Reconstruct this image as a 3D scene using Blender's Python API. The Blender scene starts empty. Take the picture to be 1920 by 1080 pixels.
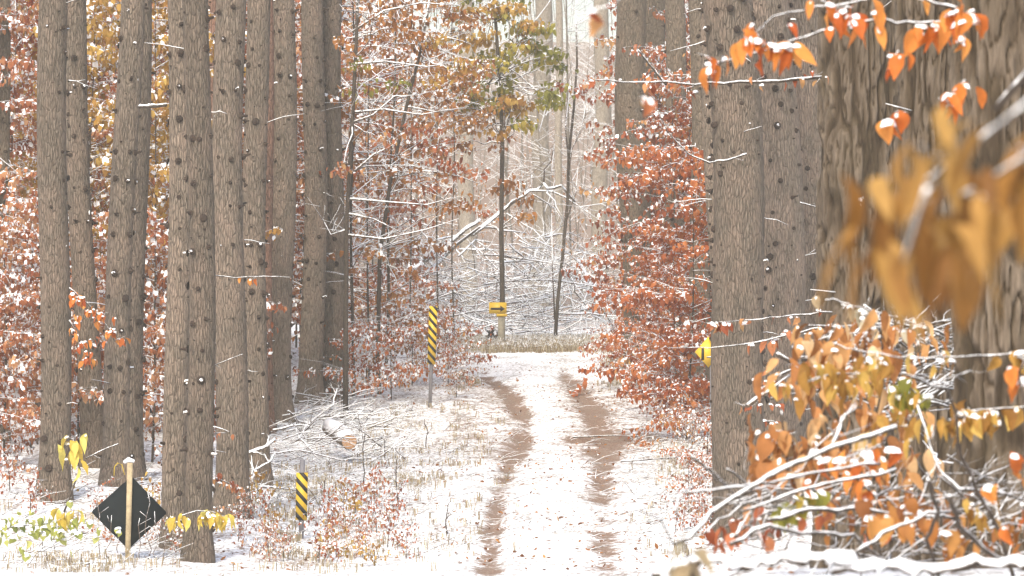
import bpy, math, random
import numpy as np
from mathutils import Vector, Matrix
R = math.radians
SC = bpy.context.scene
COL = SC.collection
F = 7000.0            # focal length in 1920-wide pixels
CZ = 1.3              # camera height above the ground it stands on

# ------------------------------------------------------------------ camera
cam_d = bpy.data.cameras.new('camera'); cam = bpy.data.objects.new('camera', cam_d); COL.objects.link(cam)
cam.location = (0, 0, CZ); cam.rotation_euler = (R(90), 0, 0)
cam_d.sensor_width = 36; cam_d.lens = F / 1920 * 36
cam_d.clip_start = 0.5; cam_d.clip_end = 3000
cam_d.dof.use_dof = True; cam_d.dof.focus_distance = 55.0; cam_d.dof.aperture_fstop = 9.5
SC.camera = cam

# ------------------------------------------------------------------ light
SUN_EL, SUN_AZ = 42.0, 196.0      # azimuth measured clockwise from +Y
w = bpy.data.worlds.new('World'); SC.world = w; w.use_nodes = True
nt = w.node_tree; nt.nodes.clear()
sky = nt.nodes.new('ShaderNodeTexSky'); sky.sky_type = 'NISHITA'; sky.sun_disc = False
sky.sun_elevation = R(SUN_EL); sky.sun_rotation = R(SUN_AZ); sky.air_density = 1.0; sky.dust_density = 3.0
sky.ozone_density = 0.6
bg = nt.nodes.new('ShaderNodeBackground'); bg.inputs['Strength'].default_value = 0.15
out = nt.nodes.new('ShaderNodeOutputWorld')
nt.links.new(sky.outputs[0], bg.inputs[0]); nt.links.new(bg.outputs[0], out.inputs[0])
ld = bpy.data.lights.new('sun', 'SUN'); ld.energy = 2.0; ld.angle = R(11.0); ld.color = (1.0, 0.96, 0.82)
sun = bpy.data.objects.new('sun', ld); COL.objects.link(sun)
az = R(SUN_AZ); el = R(SUN_EL)
sdir = Vector((math.sin(az) * math.cos(el), math.cos(az) * math.cos(el), math.sin(el)))
sun.rotation_euler = (-sdir).to_track_quat('-Z', 'Y').to_euler(); sun.location = (0, 0, 60)
SC.view_settings.view_transform = 'Standard'; SC.view_settings.look = 'None'
SC.view_settings.exposure = 1.06; SC.view_settings.gamma = 1
SC.cycles.max_bounces = 6; SC.cycles.diffuse_bounces = 3; SC.cycles.transmission_bounces = 3
SC.cycles.volume_bounces = 1; SC.cycles.transparent_max_bounces = 4
SC.cycles.use_denoising = True; SC.cycles.caustics_reflective = False; SC.cycles.caustics_refractive = False

# ------------------------------------------------------------------ helpers
def P(x, y, d):
    return Vector(((x - 960) / F * d, d, CZ - (y - 540) / F * d))

_gy = [(-60, .1), (0, 0), (6, .02), (10, .10), (13, .195), (14.5, .195), (17, -.05), (21, -.55), (30, -1.4), (40, -2.1), (44, -2.24), (47, -2.27),
       (49, -2.27), (54, -2.017), (60, -1.786), (65, -1.66), (70, -1.5), (75, -1.057), (80, -.7), (86, -.445), (93, -.188),
       (100, -.13), (130, -.05), (170, .6), (240, 5), (320, 14), (450, 30), (700, 45), (1500, 60)]
_gY = np.array([a for a, b in _gy], float); _gZ = np.array([b for a, b in _gy], float)
_fy = np.arange(-60, 1500, 0.5); _fz = np.interp(_fy, _gY, _gZ)
_k = np.ones(5) / 5; _fzs = np.convolve(np.pad(_fz, 2, mode='edge'), _k, 'valid')

def hash2(i, j, s):
    n = (i * 374761393 + j * 668265263 + s * 974634777) & 0xffffffff
    n = ((n ^ (n >> 13)) * 1274126177) & 0xffffffff
    return ((n ^ (n >> 16)) & 0xffff) / 65535.0
def vnoise(x, y, s=0):
    x = np.asarray(x, float); y = np.asarray(y, float)
    xi = np.floor(x).astype(np.int64); yi = np.floor(y).astype(np.int64)
    u = x - xi; v = y - yi; u = u * u * (3 - 2 * u); v = v * v * (3 - 2 * v)
    a = hash2(xi, yi, s); b = hash2(xi + 1, yi, s); c = hash2(xi, yi + 1, s); e = hash2(xi + 1, yi + 1, s)
    return (a * (1 - u) + b * u) * (1 - v) + (c * (1 - u) + e * u) * v
def fbm(x, y, s=0, o=4):
    r = 0; a = .5; t = 0
    for k in range(o):
        r = r + a * vnoise(x * 2 ** k, y * 2 ** k, s + k); t += a; a *= .5
    return r / t
def sstep(a, b, x):
    t = np.clip((x - a) / (b - a), 0, 1); return t * t * (3 - 2 * t)

RUTS = {  # wheel tracks, from pixel positions on the slope (x, y)
    'l': [(915, 1075), (922, 1000), (935, 930), (950, 880), (978, 830), (988, 790), (964, 750), (934, 718), (908, 704)],
    'r': [(1138, 1075), (1131, 1000), (1127, 930), (1128, 880), (1133, 830), (1124, 790), (1098, 750), (1072, 716), (1058, 704)]}
_py = np.linspace(47, 100, 400); _pp = 540 + (CZ - np.interp(_py, _fy, _fzs)) / _py * F
def y2d(y):
    """distance at which the ground under the trail appears at pixel row y"""
    return float(np.interp(-y, -_pp, _py))
def ruts(X, Y):
    best = np.zeros_like(X)
    for k, pts in RUTS.items():
        ds = np.array([y2d(b) for a, b in pts]); xs = np.array([(a - 960) / F * d for (a, b), d in zip(pts, ds)])
        o = np.argsort(ds); cx = np.interp(Y, ds[o], xs[o])
        wd = .12 + .08 * vnoise(Y * .5, Y * 0, 5) + (.05 if k == 'r' else 0) * (Y > 0) + .08 * np.exp(-((Y - 68) / 4) ** 2)
        m = np.exp(-((X - cx) / wd) ** 2) * (.45 + .55 * sstep(.3, .62, vnoise(X * 2.5 + Y * .8, Y * 1.1 + (3 if k == 'r' else 9), 6))) * (1 if k == 'l' else .7 + .3 * sstep(54, 60, Y)) * sstep(44, 48, Y) * (1 - sstep(84, 88, Y))
        best = np.maximum(best, m)
    return best
def gz(X, Y):
    X = np.asarray(X, float); Y = np.asarray(Y, float)
    z = np.interp(Y, _fy, _fzs)
    near = np.exp(-((Y - 13.5) / 2.5) ** 2)
    z = z + near * (.05 * sstep(.45, .95, X) + .03 * sstep(-1.0, -1.6, X))
    z = z + near * .035 * (fbm(X * 2.2, Y * 2.2, 3) - .5)
    side = sstep(2.6, 6, np.abs(X - .3)) * sstep(40, 55, Y) * (1 - sstep(110, 160, Y))
    z = z + side * (.25 + .25 * (fbm(X * .4, Y * .4, 11) - .5))
    z = z + sstep(45, 50, Y) * (1 - sstep(120, 200, Y)) * .10 * (fbm(X * 1.7, Y * 1.1, 7) - .5)
    z = z + sstep(150, 300, Y) * 9 * (fbm(X * .02, Y * .02, 9) - .5)
    return z
def G(X, Y):
    return float(gz(np.array([X]), np.array([Y]) )[0])
def gx(x, Y):       # pixel column x at distance Y -> ground point
    X = (x - 960) / F * Y
    return Vector((X, Y, G(X, Y)))

def tag(o, label=None, cat=None, group=None, kind=None):
    if label: o['label'] = label
    if cat: o['category'] = cat
    if group: o['group'] = group
    if kind: o['kind'] = kind
    return o
def empty(name, loc, label, cat, group=None):
    o = bpy.data.objects.new(name, None); COL.objects.link(o); o.location = loc; o.empty_display_size = .1
    return tag(o, label, cat, group)

class MB:
    """collects vertices / faces / material index / tone and links them as ONE mesh object"""
    def __init__(s): s.v = []; s.nv = 0; s.f = []; s.m = []; s.t = []
    def add(s, verts, faces, mi=0, tone=.5):
        verts = np.asarray(verts, float).reshape(-1, 3)
        s.v.append(verts); b = s.nv; s.nv += len(verts)
        for f in faces: s.f.append([b + i for i in f])
        if isinstance(mi, int): s.m += [mi] * len(faces)
        else: s.m += list(mi)
        s.t.append(np.full(len(verts), tone) if np.isscalar(tone) else np.asarray(tone, float))
    def tube(s, pts, rad, sides=6, mi=0, tone=.5, cap=True):
        pts = np.array([tuple(p) for p in pts], float); n = len(pts)
        rad = np.full(n, rad) if np.isscalar(rad) else np.asarray(rad, float)
        d = np.gradient(pts, axis=0); d /= np.maximum(np.linalg.norm(d, axis=1, keepdims=True), 1e-9)
        ref = np.array([0, 0, 1.]) if abs(d[0][2]) < .8 else np.array([1., 0, 0])
        a = np.cross(d, ref); a /= np.maximum(np.linalg.norm(a, axis=1, keepdims=True), 1e-9); b = np.cross(d, a)
        th = np.linspace(0, 2 * np.pi, sides, endpoint=False)
        vs = (pts[:, None, :] + rad[:, None, None] * (np.cos(th)[None, :, None] * a[:, None, :] + np.sin(th)[None, :, None] * b[:, None, :])).reshape(-1, 3)
        fs = []
        for i in range(n - 1):
            for j in range(sides):
                k = (j + 1) % sides
                fs.append((i * sides + j, i * sides + k, (i + 1) * sides + k, (i + 1) * sides + j))
        if cap:
            fs.append(tuple(range(sides - 1, -1, -1))); fs.append(tuple((n - 1) * sides + j for j in range(sides)))
        s.add(vs, fs, mi, tone)
    def box(s, c, sz, mi=0, rot=None):
        c = Vector(c); q = []
        for dx in (-.5, .5):
            for dy in (-.5, .5):
                for dz in (-.5, .5):
                    p = Vector((dx * sz[0], dy * sz[1], dz * sz[2]))
                    if rot is not None: p = rot @ p
                    q.append(tuple(c + p))
        s.add(q, [(0, 1, 3, 2), (4, 6, 7, 5), (0, 4, 5, 1), (2, 3, 7, 6), (0, 2, 6, 4), (1, 5, 7, 3)], mi)
    def prism(s, poly, y0, y1, mi=0):
        """poly in (x,z), extruded in y"""
        n = len(poly)
        v = [(x, y0, z) for x, z in poly] + [(x, y1, z) for x, z in poly]
        fs = [tuple(range(n)), tuple(range(2 * n - 1, n - 1, -1))] + [(i, i + n, (i + 1) % n + n, (i + 1) % n) for i in range(n)]
        s.add(v, fs, mi)
    def build(s, name, mats, parent=None, smooth=False, loc=None):
        me = bpy.data.meshes.new(name)
        V = np.concatenate(s.v) if s.v else np.zeros((0, 3))
        me.vertices.add(len(V)); me.vertices.foreach_set('co', V.astype(np.float32).ravel())
        ln = np.array([len(f) for f in s.f], np.int32); tot = int(ln.sum())
        me.loops.add(tot); me.loops.foreach_set('vertex_index', np.fromiter((i for f in s.f for i in f), np.int32, tot))
        me.polygons.add(len(s.f)); st = np.zeros(len(s.f), np.int32); st[1:] = np.cumsum(ln)[:-1]
        me.polygons.foreach_set('loop_start', st); me.polygons.foreach_set('loop_total', ln)
        me.polygons.foreach_set('material_index', np.array(s.m, np.int32))
        if smooth: me.polygons.foreach_set('use_smooth', np.ones(len(s.f), bool))
        at = me.attributes.new('tone', 'FLOAT', 'POINT'); at.data.foreach_set('value', np.concatenate(s.t).astype(np.float32))
        me.update(calc_edges=True); me.validate()
        for m in (mats if isinstance(mats, (list, tuple)) else [mats]): me.materials.append(m)
        o = bpy.data.objects.new(name, me); COL.objects.link(o)
        if parent: o.parent = parent
        if loc: o.location = loc
        return o

# leaf batches are arrays, much faster than MB.add per leaf
LT = np.array([0, .30, .30, .68, .68, 1.0]); LW = np.array([0, -.85, .85, -.8, .8, 0])
class Leaves:
    def __init__(s, rng): s.P = []; s.O = []; s.S = []; s.T = []; s.W = []; s.rng = rng
    def add(s, p, o, size, tone, snow):
        s.P.append(tuple(p)); s.O.append(tuple(o)); s.S.append(size); s.T.append(tone); s.W.append(snow)
    def build(s, name, mats, parent=None, droop=1.0, width=.5, pads=False, loc=None):
        P_ = np.array(s.P); O = np.array(s.O); S = np.array(s.S); T = np.array(s.T); W = np.array(s.W); n = len(P_)
        rng = np.random.default_rng(s.rng.randrange(1 << 30))
        O = O / np.maximum(np.linalg.norm(O, axis=1, keepdims=True), 1e-6)
        down = np.tile([0, 0, -1.], (n, 1)) + rng.normal(0, .28, (n, 3))
        dr = droop * rng.uniform(.75, 1.15, n)
        tw = rng.normal(0, .5, (n, 3)) + np.cross(O, [0, 0, 1.])
        pos = np.zeros((n, 6, 3)); cur = P_.copy(); last = 0
        cent = {0: P_.copy()}
        for t in (.30, .68, 1.0):
            k = (last + t) / 2; d = O * (1 - dr[:, None] * min(1, k * 1.9)) + down * (dr * min(1, k * 1.9 + .15))[:, None]
            d /= np.maximum(np.linalg.norm(d, axis=1, keepdims=True), 1e-6)
            cur = cur + d * (S * (t - last))[:, None]; cent[t] = cur.copy(); last = t
        ax = cent[1.0] - P_
        wv = np.cross(ax, np.cross(tw, ax)); wv /= np.maximum(np.linalg.norm(wv, axis=1, keepdims=True), 1e-6)
        wd = S * width * .5 * rng.uniform(.7, 1.2, n)
        nrm = np.cross(wv, ax); nrm /= np.maximum(np.linalg.norm(nrm, axis=1, keepdims=True), 1e-6)
        cup = rng.uniform(-.25, .45, n) if not pads else rng.uniform(.1, .9, n)
        for i in range(6):
            pos[:, i] = cent[LT[i] if LT[i] in cent else 0] + wv * (wd * LW[i])[:, None] + nrm * (wd * abs(LW[i]) * cup)[:, None]
        base = (np.arange(n) * 6)[:, None]
        tri1 = base + np.array([0, 1, 2]); q = base + np.array([1, 3, 4, 2]); tri2 = base + np.array([3, 5, 4])
        loops = np.concatenate([tri1, q, tri2], axis=1)   # 3+4+3
        V = pos.reshape(-1, 3); L = loops.ravel(); lt = np.tile([3, 4, 3], n)
        m = np.zeros((n, 3), int); m[:, 0] = (W > .35); m[:, 1] = (W > .82); mi = m.ravel()
        TT = np.repeat(T, 6)
        if pads:    # thicker snow sitting on the upper part of the leaf
            ts = np.array([0, .08, .2, .36, .52, .68, .84, 1.0]); ww = np.array([.05, .42, .82, 1.0, .97, .75, .36, .03])
            nr = len(ts); Vn = np.zeros((n, nr, 3, 3)); wav = rng.normal(0, .12, (n, nr))
            keys = [0, .30, .68, 1.0]; C4 = np.stack([cent[k] for k in keys], 1)
            for i, t in enumerate(ts):
                wts = [1.0 if False else np.prod([(t - keys[b]) / (keys[a] - keys[b]) for b in range(4) if b != a]) for a in range(4)]
                c0 = sum(C4[:, a] * wts[a] for a in range(4))
                for ci, sgn in enumerate((-1, 0, 1)):
                    lift = (cup * abs(sgn) + wav[:, i] * sgn) * wd * ww[i]
                    Vn[:, i, ci] = c0 + wv * (wd * ww[i] * sgn)[:, None] + nrm * lift[:, None]
            V = Vn.reshape(-1, 3); b0 = (np.arange(n) * nr * 3)[:, None]; fl0 = []
            for i in range(nr - 1):
                for ci in (0, 1): fl0.append(b0 + np.array([i * 3 + ci, i * 3 + ci + 1, (i + 1) * 3 + ci + 1, (i + 1) * 3 + ci]))
            L = np.concatenate(fl0, axis=1).ravel(); lt = np.tile([4] * (2 * (nr - 1)), n); mi = np.zeros(len(lt), int); TT = np.repeat(T, nr * 3)
            sel = np.where(W > .35)[0]; c = len(sel)
            if c:
                r = wd[sel] * np.clip(W[sel] * 1.0, .3, .85); cc = (P_[sel] * .55 + cent[.30][sel] * .45)
                th = np.linspace(0, 2 * np.pi, 7, endpoint=False)
                pv = np.zeros((c, 15, 3))
                dir1 = O[sel].copy(); dir1[:, 2] *= .3; dir1 /= np.maximum(np.linalg.norm(dir1, axis=1, keepdims=True), 1e-6)
                dir2 = np.cross(dir1, [0, 0, 1.])
                jit = rng.uniform(.45, 1.45, (c, 7)) * np.array([1.0] * 7)
                for j in range(7):
                    rr = (r * jit[:, j])[:, None]
                    e = dir1 * math.cos(th[j]) * 1.2 + dir2 * math.sin(th[j])
                    dz = np.zeros((c, 3)); dz[:, 2] = -r * rng.uniform(.3, .9, c)
                    pv[:, j] = cc + e * rr + dz; dz2 = np.zeros((c, 3)); dz2[:, 2] = r * rng.uniform(.05, .3, c)
                    pv[:, 7 + j] = cc + e * rr * .75 + dz2
                pv[:, 14] = cc; pv[:, 14, 2] += r * .4
                b2 = (len(V) + np.arange(c) * 15)[:, None]
                fl = []
                for j in range(7):
                    k = (j + 1) % 7; fl.append(b2 + np.array([j, k, 7 + k, 7 + j]))
                for j in range(7):
                    k = (j + 1) % 7; fl.append(b2 + np.array([7 + j, 7 + k, 14]))
                L = np.concatenate([L, np.concatenate(fl, axis=1).ravel()])
                lt = np.concatenate([lt, np.tile([4] * 7 + [3] * 7, c)]); mi = np.concatenate([mi, np.ones(14 * c, int)])
                V = np.concatenate([V, pv.reshape(-1, 3)]); TT = np.concatenate([TT, np.full(15 * c, .5)])
        me = bpy.data.meshes.new(name)
        V = np.asarray(V, float)
        me.vertices.add(len(V)); me.vertices.foreach_set('co', V.astype(np.float32).ravel())
        me.loops.add(len(L)); me.loops.foreach_set('vertex_index', L.astype(np.int32))
        me.polygons.add(len(lt)); st = np.zeros(len(lt), np.int32); st[1:] = np.cumsum(lt)[:-1]
        me.polygons.foreach_set('loop_start', st); me.polygons.foreach_set('loop_total', lt.astype(np.int32))
        me.polygons.foreach_set('material_index', mi.astype(np.int32))
        at = me.attributes.new('tone', 'FLOAT', 'POINT'); at.data.foreach_set('value', TT.astype(np.float32))
        me.polygons.foreach_set('use_smooth', np.ones(len(lt), bool))
        me.update(calc_edges=True)
        for mm in mats: me.materials.append(mm)
        o = bpy.data.objects.new(name, me); COL.objects.link(o)
        if parent: o.parent = parent
        if loc: o.location = loc
        return o

# ------------------------------------------------------------------ materials
def mat(name):
    m = bpy.data.materials.new(name); m.use_nodes = True; t = m.node_tree; t.nodes.clear()
    return m, t, t.nodes.new('ShaderNodeOutputMaterial')
def N(t, kind, **kw):
    n = t.nodes.new(kind)
    for k, v in kw.items():
        if k in ('operation', 'blend_type', 'data_type', 'attribute_name', 'feature', 'noise_dimensions', 'clamp'): setattr(n, k, v)
        else: n.inputs[k].default_value = v
    return n
def ramp(t, src, stops, interp='LINEAR'):
    r = t.nodes.new('ShaderNodeValToRGB'); r.color_ramp.interpolation = interp; e = r.color_ramp.elements
    while len(e) > 1: e.remove(e[-1])
    e[0].position = stops[0][0]; e[0].color = (*stops[0][1], 1)
    for p, c in stops[1:]: x = e.new(p); x.color = (*c, 1)
    t.links.new(src, r.inputs[0]); return r.outputs[0]
def g3(v): return (v, v, v)
def coords(t, scale=(1, 1, 1), kind='Object'):
    c = t.nodes.new('ShaderNodeTexCoord'); mp = t.nodes.new('ShaderNodeMapping'); mp.inputs['Scale'].default_value = scale
    t.links.new(c.outputs[kind], mp.inputs[0]); return mp.outputs[0]
def noise(t, vec, scale, detail=4, rough=.55):
    n = N(t, 'ShaderNodeTexNoise', Scale=scale, Detail=detail, Roughness=rough); t.links.new(vec, n.inputs['Vector']); return n.outputs['Fac']
def mixc(t, fac, a, b, bt='MIX'):
    m = t.nodes.new('ShaderNodeMix'); m.data_type = 'RGBA'; m.blend_type = bt
    for i, s in ((0, fac), (6, a), (7, b)):
        if hasattr(s, 'is_linked') or hasattr(s, 'links'): t.links.new(s, m.inputs[i])
        elif i == 0: m.inputs[0].default_value = s
        else: m.inputs[i].default_value = (*s, 1)
    return m.outputs[2]
def pbsdf(t, col, rough=.85, bump=None, bs=.5, bd=.02, spec=.3):
    p = t.nodes.new('ShaderNodeBsdfPrincipled'); p.inputs['Roughness'].default_value = rough
    p.inputs['Specular IOR Level'].default_value = spec
    if hasattr(col, 'links'): t.links.new(col, p.inputs['Base Color'])
    else: p.inputs['Base Color'].default_value = (*col, 1)
    if bump is not None:
        b = N(t, 'ShaderNodeBump', Strength=bs, Distance=bd); t.links.new(bump, b.inputs['Height']); t.links.new(b.outputs[0], p.inputs['Normal'])
    return p

def simple(name, col, rough=.6, spec=.3, var=.3, sc=9):
    m, t, o = mat(name); v = coords(t); n = noise(t, v, sc, 4)
    c = ramp(t, n, [(.3, tuple(x * (1 - var) for x in col)), (.7, tuple(min(1, x * (1 + var)) for x in col))])
    p = pbsdf(t, c, rough, n, .2, .005, spec); t.links.new(p.outputs[0], o.inputs[0]); return m

def snow_mat():
    m, t, o = mat('snow'); v = coords(t); n = noise(t, v, 40, 5)
    c = ramp(t, n, [(.3, (.80, .80, .82)), (.7, (.92, .91, .91))])
    p = pbsdf(t, c, .6, n, .35, .01, .2); t.links.new(p.outputs[0], o.inputs[0]); return m
SNOW = snow_mat()

def leaf_mat(name, stops, trans=.4):
    m, t, o = mat(name)
    a = N(t, 'ShaderNodeAttribute', attribute_name='tone')
    c = ramp(t, a.outputs['Fac'], stops)
    v = coords(t); n = noise(t, v, 30, 3); c = mixc(t, .5, c, ramp(t, n, [(.3, g3(.6)), (.7, g3(1.15))]), 'MULTIPLY')
    p = pbsdf(t, c, .65, None, spec=.25)
    tr = t.nodes.new('ShaderNodeBsdfTranslucent'); t.links.new(c, tr.inputs[0])
    ms = t.nodes.new('ShaderNodeMixShader'); ms.inputs[0].default_value = trans
    t.links.new(p.outputs[0], ms.inputs[1]); t.links.new(tr.outputs[0], ms.inputs[2]); t.links.new(ms.outputs[0], o.inputs[0])
    return m
LM = {
    'rust': leaf_mat('leaf_rust', [(0, (.20, .05, .022)), (.4, (.36, .10, .042)), (.75, (.48, .18, .08)), (1, (.54, .30, .12))]),
    'pink': leaf_mat('leaf_pink', [(0, (.24, .06, .025)), (.5, (.42, .15, .06)), (1, (.58, .32, .16))]),
    'orange': leaf_mat('leaf_orange', [(0, (.36, .07, .015)), (.5, (.58, .17, .03)), (1, (.70, .30, .07))]),
    'copper': leaf_mat('leaf_copper', [(0, (.24, .055, .018)), (.5, (.44, .12, .035)), (1, (.56, .22, .07))]),
    'brown': leaf_mat('leaf_brown', [(0, (.17, .06, .02)), (.5, (.36, .14, .035)), (1, (.48, .24, .07))]),
    'ochre': leaf_mat('leaf_ochre', [(0, (.26, .12, .025)), (.5, (.44, .24, .05)), (1, (.60, .40, .10))]),
    'olive': leaf_mat('leaf_olive', [(0, (.15, .15, .025)), (.5, (.28, .26, .045)), (1, (.44, .30, .05))]),
    'yellow': leaf_mat('leaf_yellow', [(0, (.50, .32, .05)), (.5, (.66, .48, .08)), (1, (.70, .60, .16))]),
    'green': leaf_mat('leaf_green', [(0, (.20, .24, .06)), (.5, (.40, .42, .10)), (1, (.56, .54, .20))]),
    'apricot': leaf_mat('leaf_apricot', [(0, (.22, .09, .03)), (.4, (.46, .19, .06)), (.8, (.60, .33, .13)), (1, (.66, .48, .28))]),
    'gold': leaf_mat('leaf_gold', [(0, (.15, .065, .018)), (.5, (.30, .145, .035)), (1, (.42, .24, .07))], .3),
    'tan': leaf_mat('leaf_tan', [(0, (.24, .17, .10)), (.5, (.40, .31, .19)), (1, (.60, .52, .36))]),
}
def bark_pine(name, lo, hi, plate):
    m, t, o = mat(name)
    v = coords(t, (1, 1, .22)); oi = t.nodes.new('ShaderNodeObjectInfo')
    n1 = noise(t, v, 34, 5, .65)
    v2 = coords(t, (1, 1, .12)); n2 = noise(t, v2, 90, 4, .6)
    v3 = coords(t, (1, 1, .5)); n3 = noise(t, v3, 3.2, 3)
    v4 = coords(t, (1, 1, .2)); vo = N(t, 'ShaderNodeTexVoronoi', Scale=30.0); vo.feature = 'DISTANCE_TO_EDGE'; t.links.new(v4, vo.inputs['Vector'])
    c = ramp(t, n1, [(.28, lo), (.5, tuple((a + b) / 2 for a, b in zip(lo, hi))), (.72, hi)])
    c = mixc(t, ramp(t, n3, [(.42, g3(0)), (.66, g3(.75))]), c, plate)
    c = mixc(t, .55, c, ramp(t, n2, [(.34, g3(.45)), (.6, g3(1.15))]), 'MULTIPLY')
    c = mixc(t, .5, c, ramp(t, vo.outputs[0], [(0, g3(.45)), (.12, g3(1.08))]), 'MULTIPLY')
    mr = N(t, 'ShaderNodeMapRange'); mr.inputs['To Min'].default_value = .74; mr.inputs['To Max'].default_value = 1.16
    t.links.new(oi.outputs['Random'], mr.inputs[0])
    hv = N(t, 'ShaderNodeHueSaturation'); t.links.new(mr.outputs[0], hv.inputs['Value']); t.links.new(c, hv.inputs['Color'])
    ad = N(t, 'ShaderNodeMath', operation='ADD'); t.links.new(n1, ad.inputs[0]); t.links.new(n2, ad.inputs[1])
    ad2 = N(t, 'ShaderNodeMath', operation='ADD'); t.links.new(ad.outputs[0], ad2.inputs[0]); t.links.new(ramp(t, vo.outputs[0], [(0, g3(0)), (.15, g3(.8))]), ad2.inputs[1])
    p = pbsdf(t, hv.outputs[0], .9, ad2.outputs[0], 1.0, .03, .15); t.links.new(p.outputs[0], o.inputs[0]); return m
PINE = bark_pine('pine_bark', (.115, .088, .066), (.285, .228, .178), (.30, .22, .168))
PINE_RED = bark_pine('pine_bark_reddish', (.16, .09, .062), (.33, .20, .15), (.36, .20, .14))
PALE = bark_pine('haze_pale_bark', (.24, .20, .16), (.44, .38, .31), (.38, .32, .26))  # pale bark of the far woods, its colour lightened to stand in for haze
PINE_FAR = bark_pine('pine_bark_pale', (.12, .093, .070), (.25, .20, .15), (.24, .18, .13))

def bark_rough():
    m, t, o = mat('furrowed_bark')
    a = N(t, 'ShaderNodeAttribute', attribute_name='tone')
    v = coords(t, (1, 1, .16)); n1 = noise(t, v, 60, 5, .65)
    v3 = coords(t, (1, 1, .6)); n3 = noise(t, v3, 5, 3)
    c = ramp(t, a.outputs['Fac'], [(0, (.035, .024, .015)), (.35, (.075, .054, .036)), (.7, (.120, .091, .066)), (1, (.175, .135, .100))])
    c = mixc(t, .6, c, ramp(t, n1, [(.3, g3(.5)), (.65, g3(1.2))]), 'MULTIPLY')
    c = mixc(t, ramp(t, n3, [(.5, g3(0)), (.7, g3(.25))]), c, (.11, .085, .05))
    p = pbsdf(t, c, .9, n1, .7, .015, .15); t.links.new(p.outputs[0], o.inputs[0]); return m
ROUGH = bark_rough()

def twig_mat(name, col, lo=.05, hi=.4):
    """bark that carries snow on whatever faces up"""
    m, t, o = mat(name); v = coords(t); n = noise(t, v, 25, 3)
    geo = t.nodes.new('ShaderNodeNewGeometry'); sx = t.nodes.new('ShaderNodeSeparateXYZ'); t.links.new(geo.outputs['Normal'], sx.inputs[0])
    a = N(t, 'ShaderNodeMath', operation='SUBTRACT'); t.links.new(n, a.inputs[0]); a.inputs[1].default_value = .5
    b = N(t, 'ShaderNodeMath', operation='MULTIPLY_ADD'); t.links.new(a.outputs[0], b.inputs[0]); b.inputs[1].default_value = 1.6; t.links.new(sx.outputs[2], b.inputs[2])
    f = ramp(t, b.outputs[0], [(lo, g3(0)), (hi, g3(1))])
    c = ramp(t, n, [(.3, tuple(x * .6 for x in col)), (.7, tuple(x * 1.35 for x in col))])
    c = mixc(t, f, c, (.88, .88, .89))
    p = pbsdf(t, c, .8, n, .4, .005, .2); t.links.new(p.outputs[0], o.inputs[0]); return m
TWIG = twig_mat('snowy_twig', (.14, .10, .08)); TWIG_D = twig_mat('snowy_dark_stem', (.06, .045, .035), .3, .7)
TWIG_S = twig_mat('snow_loaded_branch', (.11, .08, .06), -.25, .15); LOGM = twig_mat('snowy_log', (.13, .095, .07), .1, .45)
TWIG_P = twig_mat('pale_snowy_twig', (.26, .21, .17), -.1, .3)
STUB = simple('dark_knot', (.035, .022, .016), .9)

def ground_mat():
    m, t, o = mat('snowy_ground')
    a = N(t, 'ShaderNodeAttribute', attribute_name='tone')      # 1 = bare soil of the wheel tracks
    v = coords(t, (1, 1, 0)); n = noise(t, v, 1.6, 6, .62); n2 = noise(t, v, 9, 5, .65); n3 = noise(t, v, 30, 4, .6)
    s = N(t, 'ShaderNodeMath', operation='MULTIPLY_ADD'); t.links.new(n2, s.inputs[0]); s.inputs[1].default_value = .9; t.links.new(a.outputs['Fac'], s.inputs[2])
    s2 = N(t, 'ShaderNodeMath', operation='MULTIPLY_ADD'); t.links.new(n, s2.inputs[0]); s2.inputs[1].default_value = .55; t.links.new(s.outputs[0], s2.inputs[2])
    s3 = N(t, 'ShaderNodeMath', operation='MULTIPLY_ADD'); t.links.new(n3, s3.inputs[0]); s3.inputs[1].default_value = .35; t.links.new(s2.outputs[0], s3.inputs[2])
    f = ramp(t, s3.outputs[0], [(0.60, g3(0)), (1.0, g3(1))])
    f2 = ramp(t, s3.outputs[0], [(.5, g3(0)), (.75, g3(0)), (1, g3(0))])
    mr = N(t, 'ShaderNodeMapRange'); mr.inputs['From Min'].default_value = 1.02; mr.inputs['From Max'].default_value = 1.16
    t.links.new(s3.outputs[0], mr.inputs[0])
    soil = ramp(t, n3, [(.3, (.11, .065, .045)), (.5, (.22, .14, .10)), (.7, (.34, .24, .18))])
    c = mixc(t, mr.outputs[0], (.86, .86, .87), soil)
    vs = coords(t, (1, .55, 0)); n5 = noise(t, vs, 14, 3, .7); n6 = noise(t, vs, 1.3, 2)
    sp = N(t, 'ShaderNodeMath', operation='MULTIPLY_ADD'); t.links.new(n6, sp.inputs[0]); sp.inputs[1].default_value = .45; t.links.new(n5, sp.inputs[2])
    c = mixc(t, ramp(t, sp.outputs[0], [(.72, g3(0)), (.83, g3(.75))]), c, (.24, .19, .15))
    p = pbsdf(t, c, .8, n2, .5, .04, .15); t.links.new(p.outputs[0], o.inputs[0]); return m
GROUND = ground_mat()
LITTER = simple('forest_litter', (.22, .13, .09), .9, var=.5, sc=3)

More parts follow.
